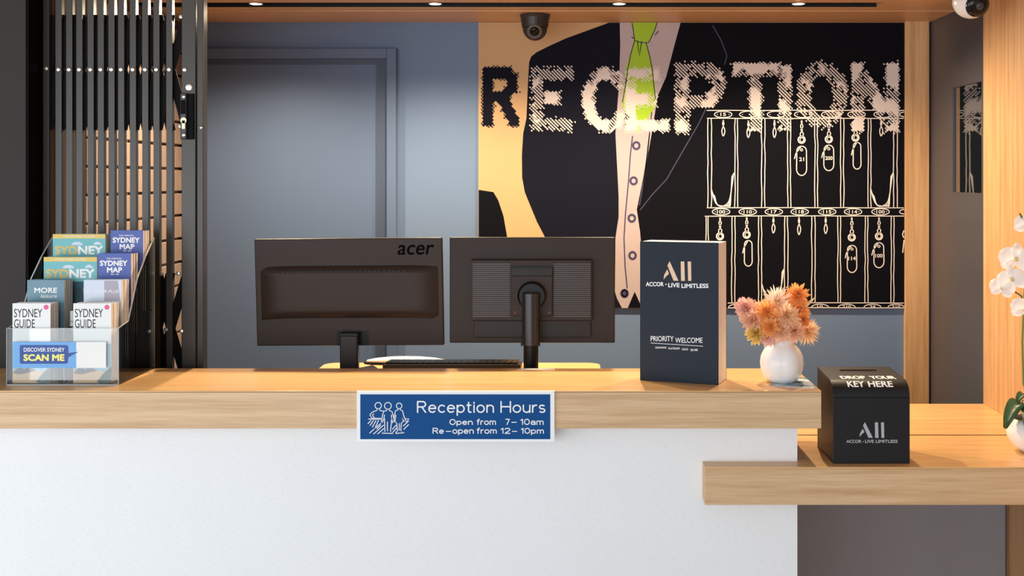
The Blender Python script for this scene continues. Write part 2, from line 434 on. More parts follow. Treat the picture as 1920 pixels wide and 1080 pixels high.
for pl in ([(1185, 43), (1188, 60), (1190, 76), (1203, 80), (1216, 80), (1227, 58), (1232, 43)], [(1190, 76), (1183, 100), (1177, 130), (1173, 160), (1167, 192)],
           [(1211, 79), (1218, 105), (1223, 130), (1226, 160), (1229, 186)], [(1195, 76), (1197, 92), (1199, 105), (1201, 92), (1203, 77)], [(1184, 69), (1190, 73)], [(1228, 66), (1235, 58)]):
    g.ribbon(pl, 1.6, L(3))
W('tie_outline', g, m_ink, mu)
g = G()
for pl in ([(1186, 255), (1182, 290), (1178, 345), (1173, 398), (1170, 446), (1172, 500), (1176, 541)], [(1218, 250), (1211, 310), (1199, 385)]):
    g.ribbon(pl, 2.2, L(2))
W('placket_line', g, purple, mu)
for (x, y) in ((1193, 273), (1188, 339), (1184.6, 409), (1186, 479), (1171, 550)):
    g = G().ribbon(ell(x, y, 6, 6.5), 4.0, L(3), closed=False)
    if y > 540: g.poly(ell(x, y, 6, 7), L(3))
    W('shirt_button', g, purple, mu)
g = G()
for pl in ([(1330, 190), (1310, 232), (1274, 294), (1250, 336), (1222, 366), (1200, 394)], [(1336, 48), (1352, 75), (1363, 105), (1358, 122)],
           [(1222, 210), (1214, 290), (1206, 345)]):
    g.ribbon(pl, 2.0, L(2))
W('lapel_line', g, faint, mu)
# halftone letters
def segdist(p, a, b):
    ax, ay = a; bx, by = b; dx, dy = bx-ax, by-ay
    t = max(0, min(1, ((p[0]-ax)*dx+(p[1]-ay)*dy)/(dx*dx+dy*dy+1e-9)))
    return max(abs(p[0]-ax-t*dx), abs(p[1]-ay-t*dy)) if (dx == 0 or dy == 0) else math.hypot(p[0]-ax-t*dx, p[1]-ay-t*dy)
letters = [
 ('R', 10.5, [[(914, 137), (914, 226)], [(914, 137), (950, 137)], [(950, 137), (961, 147), (961, 163), (950, 176)], [(914, 181), (946, 181)], [(943, 186), (964, 228)]], navy, -0.3),
 ('E', 11, [[(1008, 139), (1008, 234)], [(1008, 139), (1062, 139)], [(1008, 183), (1040, 183)], [(1008, 234), (1064, 234)]], cream, 0.30),
 ('C', 11, [ell(1137, 187, 34, 50, 16, 40, 320)], cream, 0.02),
 ('E', 10.5, [[(1183, 139), (1183, 236)], [(1183, 139), (1226, 139)], [(1183, 187), (1220, 187)], [(1183, 236), (1244, 236)]], cream, -0.1),
 ('P', 12, [[(1279, 132), (1279, 236)], [(1279, 131), (1325, 131)], [(1325, 131), (1343, 142), (1348, 160), (1343, 178), (1325, 190)], [(1279, 190), (1325, 190)]], cream, 0.3),
 ('T', 11, [[(1385, 130), (1452, 130)], [(1417, 130), (1417, 234)]], cream, 0.28),
 ('I', 11, [[(1472, 134), (1472, 233)]], cream, 0.05),
 ('O', 12, [ell(1541, 178, 35, 49, 20)], cream, 0.45),
 ('N', 12, [[(1609, 130), (1609, 234)], [(1616, 140), (1668, 230)], [(1673, 130), (1673, 234)]], cream, 0.1)]
rnd = random.Random(4)
for li, (ch, hw, strokes, mm, rough_) in enumerate(letters):
    g = G(); pitch = 4.6
    xs = [p[0] for s in strokes for p in s]; ys = [p[1] for s in strokes for p in s]
    cx, cy = (min(xs)+max(xs))/2, (min(ys)+max(ys))/2
    n = int((max(max(xs)-min(xs), max(ys)-min(ys))+60)/pitch/1.3)
    fn = L(3)
    for i in range(-n, n+1):
        for j in range(-n, n+1):
            x = cx+(i-j)*pitch*0.7071; y = cy+(i+j)*pitch*0.7071
            if x < 900 or x > 1693: continue
            dd = min(segdist((x, y), s[k], s[k+1]) for s in strokes for k in range(len(s)-1))-hw
            nz = noise.noise(Vector((x*0.035, y*0.035, li*7.3)))*0.5+0.5
            nf = noise.noise(Vector((x*0.16, y*0.16, li*3.1)))*0.5+0.5
            if dd > 2.5+5*nf*nz: continue
            if dd > 0 and rnd.random() < 0.45: continue
            f = nz+0.25*(nf-0.5)
            solid = f > 0.42+rough_*0.6 and dd < -0.5
            if not solid and rnd.random() < 0.10: continue
            a = pitch*0.5 if solid else pitch*(0.38+0.12*nf); b = pitch*0.5 if solid else pitch*0.27
            if dd > 0: a *= 0.8; b *= 0.9
            ca = 0.7071
            q = [(-a, -b), (a, -b), (a, b), (-a, b)]
            g.poly([(x+(u-v)*ca, y+(u+v)*ca) for u, v in q], fn)
    W('letter', g, mm, mu)
# key rack drawing
key = mat('print_chalk', (232, 220, 212), rough=0.6, var=0.02)
def wob(pts, s):
    r_ = random.Random(s); return [(x+r_.uniform(-.7, .7), y+r_.uniform(-.4, .4)) for x, y in pts]
g = G(); fn = L(2)
for y, x0 in ((207, 1325), (222, 1325), (389.5, 1325), (405, 1322), (568, 1365), (577, 1365)):
    g.ribbon(wob([(x0+i*(1695-x0)/10, y) for i in range(11)], int(y)), 1.5, fn)
W('rack_rail_line', g, key, mu)
g = G()
for k, x in enumerate((1327, 1334, 1378, 1383, 1428, 1434, 1477, 1482.5, 1528, 1533, 1576, 1582, 1628, 1633, 1675.5, 1682)):
    g.ribbon(wob([(x, 222+i*16.75) for i in range(11)], k), 1.6, fn)
for k, x in enumerate((1324, 1328, 1372, 1378, 1422, 1428, 1471, 1477, 1522, 1528, 1571, 1576, 1622, 1627, 1671, 1676)):
    g.ribbon(wob([(x, 405+i*16.3) for i in range(11)], 50+k), 1.6, fn)
W('rack_divider_line', g, key, mu)
ov = [(x, 214.5) for x in (1356, 1403, 1455, 1506, 1557, 1606, 1655)]+[(x, 397) for x in (1352, 1402, 1451, 1499.5, 1551, 1599.5, 1651)]
nums = ['15', '', '', '', '', '', '', '100', '110', '17', '118', '115', '114', '100']
for (x, y), s in zip(ov, nums):
    g = G().ribbon(ell(x, y, 16.5, 6), 1.6, fn)
    if s: g.add(*(lambda q: (q.v, q.f))(put_text(s, (x-2.6*len(s), y-3.2, x+2.6*len(s), y+3.2), fn, None, None, 0.02)))
    g.poly(ell(x-11, y, 0.9, 0.9, 6), fn); g.poly(ell(x+11, y, 0.9, 0.9, 6), fn)
    W('number_oval', g, key, mu)
for y in (214.5, 397):
    W('number_oval', G().ribbon([(1695, y-4.5), (1689, y-3), (1686, y), (1689, y+3), (1695, y+4.5)], 1.6, fn), key, mu)
for x, s in ((1382, ''), (1537.5, '10'), (1587.5, '210'), (1636, '24'), (1680, '210')):
    g = G().ribbon(ell(x, 576, 16, 5.5, 14, 180, 360) if x < 1679 else ell(x, 576, 15, 5.5, 14, 180, 350), 1.5, fn)
    if s: g.add(*(lambda q: (q.v, q.f))(put_text(s, (x-2.6*len(s), 572.5, x+2.6*len(s), 577), fn, None, None, 0.02)))
    W('number_oval', g, key, mu)
def smooth(p, n=5):
    out = []
    for i in range(len(p)-1):
        a, b, c, e = [Vector(q) for q in (p[max(i-1, 0)], p[i], p[i+1], p[min(i+2, len(p)-1)])]
        for k in range(n):
            t_ = k/n; out.append(tuple(0.5*((2*b)+(c-a)*t_+(2*a-5*b+4*c-e)*t_*t_+(3*b-a-3*c+e)*t_**3)))
    return out+[tuple(p[-1])]
def loop(x, y0, y1, w=3.2): return smooth([(x-w*0.2, y0), (x+w*0.4, (y0*3+y1)/4), (x-w*0.8, (y0+y1*2)/3), (x, y1), (x+w, (y0+y1*2)/3), (x-w*.3, (y0*3+y1)/4), (x+w*0.3, y0)])
def keydraw(x, y0, ring=None, tagbox=None, num=None, loop_only=None):
    g = G()
    if loop_only: g.ribbon(loop(x, y0, loop_only), 1.7, fn)
    if ring:
        g.ribbon(loop(x, y0, (y0+ring)/2-2, 2.4), 1.7, fn); g.ribbon(loop(x, (y0+ring)/2-4, ring-5, 3.4), 1.7, fn)
        g.ribbon(ell(x, ring, 6.3, 6.3), 2.6, fn); g.ribbon(ell(x+.5, ring, 3.4, 3.8), 1.3, fn)
    if tagbox:
        a, b, c, d = tagbox; mx_, rx = (a+c)/2, (c-a)/2
        g.ribbon(ell(mx_, b+rx, rx, rx, 10, 180, 360)+ell(mx_, d-rx*1.3, rx*1.05, rx*1.3, 10, 0, 180)+[(a, b+rx)], 1.8, fn)
        g.ribbon([(mx_, b-1), (mx_-rx*1.2, b+14), (mx_-rx*1.5, b+24)], 1.8, fn)
        if num:
            g.ribbon(ell(mx_, b+7, 2.2, 2.2, 8), 1.3, fn)
            q = put_text(num, (mx_-2.3*len(num), b+21, mx_+2.3*len(num), b+28), fn, None, None, 0.02); g.add(q.v, q.f)
    W('key_drawing', g, key, mu)
for a in ((1356, 225, None, None, None, 255), (1403, 226, None, None, None, 258), (1452, 225, None, None, None, 258), (1652, 225, None, None, None, 255),
          (1503, 225, 262, (1494, 274, 1512, 329), '21'), (1554, 225, 261, (1545, 272, 1563, 320), '200'), (1604, 225, 258, (1600, 267, 1614, 317)),
          (1350, 407, 443), (1400, 407, 440, (1396, 451, 1410, 499)), (1450, 407, None, None, None, 437), (1498, 407, None, None, None, 440), (1548, 407, None, None, None, 438),
          (1597, 407, 445, (1589, 460, 1606, 511), '114'), (1648, 407, 443, (1639, 455, 1657, 502), '100')):
    keydraw(*a)
W('key_drawing', G().ribbon([(1695, 432), (1692, 440), (1695, 446)], 1.8, fn).ribbon([(1695, 450), (1692.5, 474)], 1.8, fn), key, mu)
for xa, xb, yb in ((1334, 1376, 388), (1633, 1674, 388), (1429, 1470, 567)):
    g = G()
    for k in range(4):
        x0, x1 = xa+k*1.0, xb-k*1.2
        mxp = (x0+x1)/2-2+k*4.0
        g.ribbon(smooth([(x0, yb-34+k*4), (x0+3, yb-20), (x0+9, yb-6+k*.8), (mxp, yb-1-k*0.3), (mxp+(x1-mxp)*.55, yb-9+k*2.4), (x1-5+k, yb-30+k*3), (x1, yb-64+k*2)]), 1.4, plane(DM-0.0008-1.5e-5*k))
    W('rope_drawing', g, key, mu)

# ------------------------------------------------------------------ dome camera and white camera
d = 4.19; s = d/F
t = thing('dome_camera', 'dark brown dome security camera under the soffit', 'camera', (PX(1003, d), d, SOF-0.002))
mc = mat('dome_brown', (52, 44, 40), rough=0.35)
obj('housing', G().lathe([(0.053, 0), (0.054, -0.006), (0.051, -0.012), (0.047, -0.040), (0.0455, -0.046)], 36), mc, t, smooth=False, bevel=0.001)
dome = [(0.044*math.cos(a), -0.046-0.046*math.sin(a)) for a in [i*math.pi/2/10 for i in range(11)]]
obj('eyeball', G().lathe(dome, 36), mc, t, smooth=True)
M = Matrix.Translation((0, -0.028, -0.058)) @ Matrix.Rotation(math.radians(118), 4, 'X')
ring = obj('lens_ring', G().lathe([(0.024, 0), (0.026, 0.014), (0.022, 0.017), (0.019, 0.013)], 28).xf(M), mat('ring_grey', (98, 88, 80), rough=0.4), t)
obj('lens_glass', G().lathe([(0.019, 0.012), (0.010, 0.016), (0, 0.017)], 24).xf(M), mat('lens_black', (14, 12, 12), rough=0.08), ring, smooth=True)
led = G()
for k in range(14):
    a = k*2*math.pi/14
    led.lathe([(0.0019, 0.0), (0.0, 0.0012)], 6, (0.0222*math.cos(a), 0.0222*math.sin(a), 0.0166))
obj('led_ring', led.xf(M), mat('led_grey', (150, 140, 130), rough=0.3), ring)

d = 3.52
t = thing('white_camera', 'small white rounded camera below the soffit by the oak side wall', 'camera', (PX(1819, d), d, SOF))
obj('mount', G().lathe([(0.032, 0), (0.032, -0.008), (0.012, -0.012), (0.011, -0.030)], 28), m_white, t, bevel=0.001)
bx = []
for i in range(13):
    a = -math.pi/2+i*math.pi/12
    bx.append((0.048*math.cos(a)**0.8 if abs(math.cos(a)) > 1e-6 else 0, 0.056*math.sin(a)))
M = Matrix.Translation((0, 0, -0.058)) @ Matrix.Rotation(math.radians(-28), 4, 'Y') @ Matrix.Rotation(math.radians(112), 4, 'X')
body = obj('body', G().lathe(bx, 32).xf(M), m_white, t, smooth=True)
f = obj('face', G().lathe([(0.036, 0.040), (0.0345, 0.0485), (0.02, 0.0565), (0, 0.0585)], 28).xf(M), mat('camera_face', (18, 18, 20), rough=0.15), t, smooth=True)
obj('lens', G().lathe([(0.012, 0.056), (0.011, 0.062), (0.0, 0.0605)], 20).xf(M), mat('lens_grey', (70, 72, 78), rough=0.1), f, smooth=True)

# ------------------------------------------------------------------ folding gate
DG = 3.43; sg = DG/F
gt = thing('folding_gate', 'black folding security gate pushed together left of the door', 'gate', (PX(216, DG), DG, 0))
barx = [90, 113, 133, 152, 173, 192, 212, 230, 252, 275, 296, 320]
top = SOF-0.03
xp = PX(48, 3.335)
W('wall_post', G().box(xp+0.0005, xp+0.006, 3.338, DG+0.02, 0, top).box(xp-0.03, xp+0.0005, DG-0.025, DG+0.02, 0, top), m_strap, gt)
for px in barx:
    x = PX(px, DG); hw = 5.6*sg
    # U-shaped channel bar
    W('bar', G().box(x-hw, x+hw, DG-0.012, DG-0.009, 0.02, top).box(x-hw, x-hw+0.0025, DG-0.009, DG+0.008, 0.02, top)
      .box(x+hw-0.0025, x+hw, DG-0.009, DG+0.008, 0.02, top), m_gate, gt)
W('end_post', G().box(PX(345, DG), PX(371.5, DG), DG-0.022, DG+0.02, 0, top), m_gate, gt, bevel=0.002)
W('closing_profile', G().box(PX(372.5, DG), PX(385, DG), DG-0.018, DG+0.02, 0, top), m_gate, gt, bevel=0.002)
W('ceiling_track', G().box(PX(48, DG), PX(387, DG), DG-0.02, DG+0.025, top, SOF), m_gate, gt)
pins = [62]+barx+[351]
for (ya, ym, yb) in ((28, 131, 244), (512, 617, 722), (-76, -30, 0)):
    if ya < 0: continue
    for i in range(1, len(pins)-1):
        for sgn in (1, -1):
            xa, xm, xb = pins[i-sgn], pins[i], pins[i+sgn]
            yy = DG-0.003+(0.0035 if sgn > 0 else 0.0)
            g = G(); w = 9.0
            pts = [(xa, ya), (xm, ym), (xb, yb)]
            left = [(p[0]-w, p[1]) for p in pts]; right = [(p[0]+w, p[1]) for p in reversed(pts)]
            g.prism(left+right, lambda u, v: (PX(u, DG), yy, PZ(v, DG)), lambda u, v: (PX(u, DG), yy+0.003, PZ(v, DG)))
            W('lattice_strap', g, m_strap, gt)
def stud(px, py, r=0.0068, name='rivet', dd=DG-0.012, m=m_steel, par=gt):
    x, _, z = P(px, py, DG)
    return W(name, G().lathe([(r, 0), (r, -0.002), (r*0.75, -0.0042), (r*0.35, -0.0045), (r*0.33, -0.003), (0, -0.003)], 16, (x, dd, z), 'Y'), m, par)
for px in pins[:-1]: stud(px, 129 if px < 100 else 131)
stud(351, 132, dd=DG-0.022)
stud(341, 32, 0.0065, dd=DG-0.006); stud(340, 237, 0.006, dd=DG-0.006); stud(381, 240, 0.004, dd=DG-0.018)
for px, py in ((305, 513), (337, 512), (314, 617), (345, 619)): stud(px, py, 0.0065, dd=DG-0.012 if px < 340 else DG-0.022)
stud(359, 165, 0.0115, 'release_knob', DG-0.022)
lk = W('lock_case', G().box(PX(345, DG), PX(357, DG), DG-0.036, DG-0.022, PZ(262, DG), PZ(176, DG)), mat('lock_grey', (64, 64, 66), rough=0.35, metal=0.4), gt, bevel=0.003)
W('pull_recess', G().box(PX(346.5, DG), PX(355.5, DG), DG-0.0375, DG-0.036, PZ(215, DG), PZ(189, DG)), m_strap, lk)
x, _, z = P(352.5, 227, DG)
W('key_cylinder', G().cyl((x, DG-0.041, z), 0.0085, 0.006, 'Y', 20).box(x-0.0045, x+0.0045, DG-0.041, DG-0.035, z-0.024, z), m_brass, lk)
stud(352.5, 183, 0.005, 'screw', DG-0.036, m_steel, lk); stud(352.5, 254, 0.005, 'screw', DG-0.036, m_steel, lk)
W('strike_plate', G().box(PX(357.3, DG), PX(369, DG), DG-0.030, DG-0.022, PZ(262, DG), PZ(177, DG)), m_strap, gt, bevel=0.002)

# ------------------------------------------------------------------ monitors
m_mon = mat('monitor_plastic', (48, 37, 32), rough=0.45, var=0.05, spec=0.22)
m_mon2 = mat('monitor_plastic_gloss', (32, 24, 20), rough=0.4, var=0.04, spec=0.25)
m_monblk = mat('monitor_black', (11, 10, 11), rough=0.35, spec=0.2)
m_screen = mat('screen_glass', (10, 10, 12), rough=0.1)
# left monitor: local frame, x right, y away from the viewer, z up
dm = 3.50
mw, mh = 354*dm/F, 202*dm/F
ml = thing('monitor', 'dark widescreen monitor seen from behind with smooth bulging back cover', 'monitor', (PX(658, dm), dm, sz), math.radians(-2.5))
cxm = PX(656.5, dm)-PX(658, dm); zb = PZ(648, dm)-sz
TM = Matrix.Translation((cxm, 0, zb)) @ Matrix.Rotation(math.radians(-0.6), 4, 'Y') @ Matrix.Rotation(math.radians(3), 4, 'X')
def mloc(px, py):  # local panel coordinates of a photo point (before tilt)
    return ((px-657)*dm/F, (648-py)*dm/F)
pl = obj('back_cover', G().box(-mw/2, mw/2, 0, 0.016, 0, mh).xf(TM), m_mon, ml, bevel=0.003)
obj('screen', G().box(-mw/2+0.006, mw/2-0.006, 0.016, 0.018, 0.012, mh-0.006).xf(TM), m_screen, ml)
# bulge: loft of rounded outline
g = G(); nx, nz_ = 28, 12
bx0, bz0 = mloc(490, 596); bx1, bz1 = mloc(826, 497)
vs_ = []; fs_ = []
for j in range(nz_+1):
    v = j/nz_
    for i in range(nx+1):
        u = i/nx
        ex = min(u, 1-u)*2; prof = min(1, (ex/0.22))**0.5 if ex < 0.22 else 1
        pv = min(1, (v/0.10))**0.6 if v < 0.10 else (min(1, ((1-v)/0.06))**0.6 if v > 0.94 else 1)
        sag = 0.006*(abs(u-0.5)*2)**6
        vs_.append((bx0+(bx1-bx0)*u, -0.020*prof*pv+0.0005, bz0+(bz1-bz0)*v-(sag if v < .5 else sag*0.6)))
for j in range(nz_):
    for i in range(nx):
        a = j*(nx+1)+i; fs_.append((a, a+1, a+nx+2, a+nx+1))
g.add(vs_, fs_).xf(TM)
obj('back_bulge', g, m_mon, ml, smooth=True)
g = G()
x0, z0 = mloc(535, 506); x1, _ = mloc(770, 506)
for k in range(26):
    xx = x0+(x1-x0)*k/26
    g.box(xx, xx+0.007, -0.0205, -0.018, z0-0.005, z0+0.001)
o = obj('vent_slots', g.xf(TM), m_monblk, ml); o['kind'] = 'stuff'
lz0 = mloc(0, 478)[1]; lz1 = mloc(0, 459)[1]; lx_0 = mloc(749, 0)[0]; lx_1 = mloc(816, 0)[0]
q = put_text('acer', (lx_0, lz1, lx_1, lz0), lambda u, v: (u+(v-lz0)*0.18, -0.0006, v), None, None, 0.02); q.xf(TM)
obj('logo_lettering', q, mat('logo_black', (14, 12, 13), rough=0.8, spec=0.0), ml)
nx0, nz0 = mloc(632, 649); nx1, nz1 = mloc(692, 620)
obj('neck_recess', G().box(nx0, nx1, -0.001, 0.001, nz0+0.002, nz1).xf(TM), m_monblk, ml)
obj('stand_neck', G().box(PX(641, dm)-PX(658, dm), PX(675, dm)-PX(658, dm), -0.030, -0.006, 0.0, PZ(626, dm)-sz), m_mon2, ml, bevel=0.004)
obj('neck_cap', G().box(PX(640, dm)-PX(658, dm), PX(676, dm)-PX(658, dm), -0.032, 0.0, PZ(628, dm)-sz, PZ(622, dm)-sz), m_monblk, ml, bevel=0.002)
obj('stand_foot', G().prism([(-0.02, 0.0), (0.062, 0.0), (0.066, 0.012), (0.05, 0.022), (0.03, 0.017), (-0.02, 0.008)], lambda u, v: (u, -0.034, v), lambda u, v: (u, 0.07, v)), m_mon2, ml, bevel=0.002)

dm2 = 3.50
mr = thing('monitor', 'dark monitor seen from behind with ribbed vents and round pole stand', 'monitor', (PX(997, dm2), dm2, sz))
def R2(px, py): return ((px-997)*dm2/F, PZ(py, dm2)-sz)
def rbox(px0, py0, px1, py1, y0, y1):
    x0, z0 = R2(px0, py1); x1, z1 = R2(px1, py0); return G().box(x0, x1, y0, y1, z0, z1)
obj('back_cover', rbox(843, 445, 1153, 643, 0, 0.020), m_mon, mr, bevel=0.003)
obj('screen', rbox(847, 449, 1149, 637, 0.020, 0.022), m_screen, mr)
bk = obj('back_housing', rbox(884, 486, 1110, 600, -0.026, 0.0), m_mon, mr, bevel=0.003)
obj('lower_step', rbox(889, 600, 1108, 632, -0.010, 0.0), m_mon2, mr, bevel=0.002)
g = G(); n = 26
for k in range(n):
    py = 493+k*(594-493)/n
    for a, b in ((888, 957), (1039, 1107)):
        x0, z0 = R2(a, py+1.9); x1, z1 = R2(b, py)
        g.box(x0, x1, -0.0285, -0.026, z0, z1)
o = obj('vent_ribs', g, mat('rib_plastic', (62, 50, 44), rough=0.3, spec=0.4), mr); o['kind'] = 'stuff'
pt = obj('mount_plate', rbox(961, 515, 1036, 590, -0.036, -0.026), m_mon, mr, bevel=0.002)
obj('mount_ledge', rbox(960, 499, 1037, 516, -0.034, -0.026), m_mon2, mr, bevel=0.002)
obj('ledge_slot', rbox(963, 499, 1033, 504, -0.0355, -0.034), m_monblk, mr)
x, z = R2(998, 552)
obj('pivot_disc', G().lathe([(0.042, 0), (0.042, -0.014), (0.036, -0.02), (0, -0.02)], 36, (x, -0.036, z), 'Y'), m_monblk, mr)
for px in (967, 1030):
    x, z = R2(px, 583); obj('screw', G().lathe([(0.0045, 0), (0.004, -0.002), (0, -0.002)], 12, (x, -0.036, z), 'Y'), mat('screw_red', (92, 48, 40), rough=0.4, metal=0.5), mr)
zt = R2(0, 545)[1]; zc = R2(0, 640)[1]
m_pole = mat('pole_metal', (58, 56, 58), rough=0.28, metal=0.7)
obj('pole', G().cyl((0, -0.078, zc), 0.0255, zt-zc, 'Z', 32), m_pole, mr, smooth=False, bevel=0.001)
obj('pole_lower', G().cyl((0, -0.078, 0.012), 0.0215, zc-0.012, 'Z', 32), m_monblk, mr)
obj('pole_clip', G().box(-0.029, -0.024, -0.086, -0.070, zc-0.002, zc+0.02).box(0.022, 0.027, -0.086, -0.070, zc-0.002, zc+0.01), m_monblk, mr)
obj('stand_base', G().cyl((0, -0.078, 0), 0.045, 0.012, 'Z', 32), m_monblk, mr, bevel=0.004)

# ------------------------------------------------------------------ keyboard, oval pad, paper strip on the shelf
dk = 3.675
kx0, kx1 = PX(728, dk), PX(979, dk)
kb = thing('keyboard', 'black computer keyboard lying between the two monitor stands', 'keyboard', ((kx0+kx1)/2, dk-0.05, sz), 0)
hwk = (kx1-kx0)/2
TK = Matrix.Identity(4)
obj('base', G().prism([(-0.065, 0.0), (0.060, 0.0), (0.060, 0.014), (-0.065, 0.024)], lambda u, v: (-hwk, u, v), lambda u, v: (hwk, u, v)), m_mon2, kb, bevel=0.003)
g = G()
for r_ in range(6):
    n = 21 if r_ < 5 else 12
    for k in range(n):
        a = -hwk+0.008+k*(2*hwk-0.016)/n; w = (2*hwk-0.016)/n-0.002
        y = -0.060+r_*0.0195; zt_ = 0.0236-(y+0.065)*0.08
        g.box(a, a+w, y, y+0.016, zt_-0.002, zt_+0.006)
o = obj('keys', g, m_monblk, kb); o['kind'] = 'stuff'
pdx = thing('oval_pad', 'low white oval pad with black rim behind the keyboard', 'desk pad', (PX(762, 3.72), 3.721, sz))
def oval(r, h, a): return (r/math.sqrt(math.cos(a)**2+(math.sin(a)/0.19)**2), h)
obj('pad_top', G().lathe([(0.128, 0.006), (0.122, 0.014), (0.09, 0.020), (0.05, 0.0235), (0, 0.0245)], 48, fn=oval), m_white, pdx, smooth=True)
obj('pad_rim', G().lathe([(0.128, 0.0), (0.134, 0.002), (0.134, 0.006), (0.128, 0.008)], 48, fn=oval), m_monblk, pdx)
tag(W('paper_slip', G().box(PX(970, D1-0.02), PX(1040, D1-0.02), D1-0.026, D1-0.006, CT, CT+0.0008), m_paper), 'thin white paper slip on the counter under the pole stand', 'paper')

# ------------------------------------------------------------------ reception hours sign
ds = D0-0.006
sg_ = thing('reception_hours_sign', 'blue sign with white border giving opening hours on counter edge', 'sign', (PX(855, ds), D0, PZ(829, ds)))
def B(x0, y0, x1, y1, da, db): return G().box(PX(x0, da), PX(x1, da), da, db, PZ(y1, da), PZ(y0, da))
W('border_panel', B(669, 733, 1040, 829, ds, D0-0.0003), m_whiteink, sg_, bevel=0.001)
W('blue_panel', B(675.5, 739.5, 1031.5, 823.5, ds-0.0012, ds-0.0001), mat('sign_blue', (4, 74, 136), rough=0.5, var=0.04, nscale=20, spec=0.15), sg_)
fs = plane(ds-0.0016)
sw = lambda g: W('lettering', g, m_whiteink, sg_)
X_ = 0.66
def arcp(cx, cy, rx, ry, a0, a1, n=12): return ell(cx, cy, rx, ry, n, a0, a1)
GL = {
 'R': (0.62, [[(0, 0), (0, 1), (.36, 1)]+arcp(.36, .75, .22, .25, 90, -90, 8)+[(0, .5)], [(.30, .5), (.58, 0)]]),
 'H': (0.66, [[(0, 0), (0, 1)], [(.66, 0), (.66, 1)], [(0, .52), (.66, .52)]]),
 'O': (0.66, [arcp(.33, .5, .33, .5, 0, 360, 20)]),
 'e': (0.5, [[(0, .36), (.5, .36)]+arcp(.25, .33, .25, .33, 5, 315, 16)]),
 'c': (0.46, [arcp(.25, .33, .25, .33, 48, 312, 14)]),
 'p': (0.5, [[(0, X_), (0, -.28)], arcp(.25, .33, .25, .33, 0, 360, 18)]),
 't': (0.3, [[(.12, .92), (.12, .12), (.18, .01), (.3, .01)], [(0, X_), (.28, X_)]]),
 'i': (0.04, [[(.02, 0), (.02, X_)], [(.02, .84), (.02, .93)]]),
 'o': (0.52, [arcp(.26, .33, .26, .33, 0, 360, 18)]),
 'n': (0.46, [[(0, 0), (0, X_)], [(0, .4)]+arcp(.23, .4, .23, .26, 180, 0, 10)+[(.46, 0)]]),
 'u': (0.46, [[(0, X_), (0, .26)]+arcp(.23, .26, .23, .26, 180, 360, 10), [(.46, X_), (.46, 0)]]),
 'r': (0.28, [[(0, 0), (0, X_)], [(0, .4), (.08, .58), (.18, X_), (.28, X_)]]),
 's': (0.38, [arcp(.19, .49, .18, .17, 40, 250, 10)+arcp(.19, .165, .19, .165, 80, -140, 10)]),
 'f': (0.3, [[(.12, 0), (.12, .82), (.18, .96), (.3, .98)], [(0, X_), (.27, X_)]]),
 'm': (0.72, [[(0, 0), (0, X_)], [(0, .46)]+arcp(.18, .46, .18, .2, 180, 0, 8)+[(.36, 0)], [(.36, .46)]+arcp(.54, .46, .18, .2, 180, 0, 8)+[(.72, 0)]]),
 'a': (0.46, [[(.46, 0), (.46, .44)]+arcp(.24, .44, .22, .22, 0, 160, 8), arcp(.22, .19, .22, .19, 0, 360, 14)]),
 '7': (0.5, [[(0, 1), (.5, 1), (.16, 0)]]), '1': (0.22, [[(0, .78), (.2, 1), (.2, 0)]]),
 '0': (0.56, [arcp(.28, .5, .28, .5, 0, 360, 18)]), '2': (0.5, [arcp(.25, .74, .25, .26, 170, -30, 10)+[(0, 0), (.5, 0)]])}
def strokes(word, box, lw=1.9):
    """box = (x0, cap_top, x1, baseline) in photo pixels"""
    x0, t_, x1, b_ = box; adv = 0; gap = 0.2; items = []
    for ch in word:
        w_, pl = GL[ch]; items.append((adv, pl)); adv += w_+gap
    adv -= gap; kx = (x1-x0)/adv; ky = b_-t_; g = G(); nk = 0
    for a, pl in items:
        for p in pl:
            q = [(x0+(a+u)*kx, b_-v*ky) for u, v in p]
            for e in range(len(q)-1):
                (xa, ya), (xb, yb) = q[e], q[e+1]; ang_ = math.degrees(math.atan2(yb-ya, xb-xa)); nk += 1
                g.poly(ell(xa, ya, lw/2, lw/2, 6, ang_+90, ang_+270)+ell(xb, yb, lw/2, lw/2, 6, ang_-90, ang_+90), plane(ds-0.0016-1.2e-5*(nk % 40)))
    sw(g)
strokes('Reception', (783, 753, 925, 773), 2.5); strokes('Hours', (939.5, 753, 1021.5, 773), 2.5)
for w_, b in (('Open', (843.5, 786.5, 885.5, 796)), ('from', (894.5, 786, 929, 796)), ('7', (948.5, 786, 955, 796)), ('10am', (976.5, 786, 1018.5, 796)),
              ('Re', (812, 803, 831.5, 812.5)), ('open', (849, 802.5, 887.5, 812.5)), ('from', (894.5, 802.5, 930.5, 812.5)), ('12', (939.5, 803, 956, 812.5)), ('10pm', (977.5, 803, 1019, 812.5))):
    strokes(w_, b, 1.7)
sw(G().ribbon([(959, 791.8), (968.5, 791.8)], 1.5, fs)); sw(G().ribbon([(836, 808.8), (846, 808.8)], 1.5, fs)); sw(G().ribbon([(960, 808.8), (969.5, 808.8)], 1.5, fs))
k_ = 0.2135
def cp(pts): return [(650+x*k_, 720+y*k_) for x, y in pts]
def figure(pls):
    g = G()
    for p in pls: g.ribbon(cp(p), 1.5, fs)
    W('figure_drawing', g, m_whiteink, sg_)
figure([ell(277, 190, 28, 28), [(265, 216), (265, 232), (240, 240), (222, 250), (203, 270), (222, 300), (240, 302)], [(240, 260), (226, 272), (246, 302), (300, 302)], [(290, 216), (290, 232), (325, 238)]])
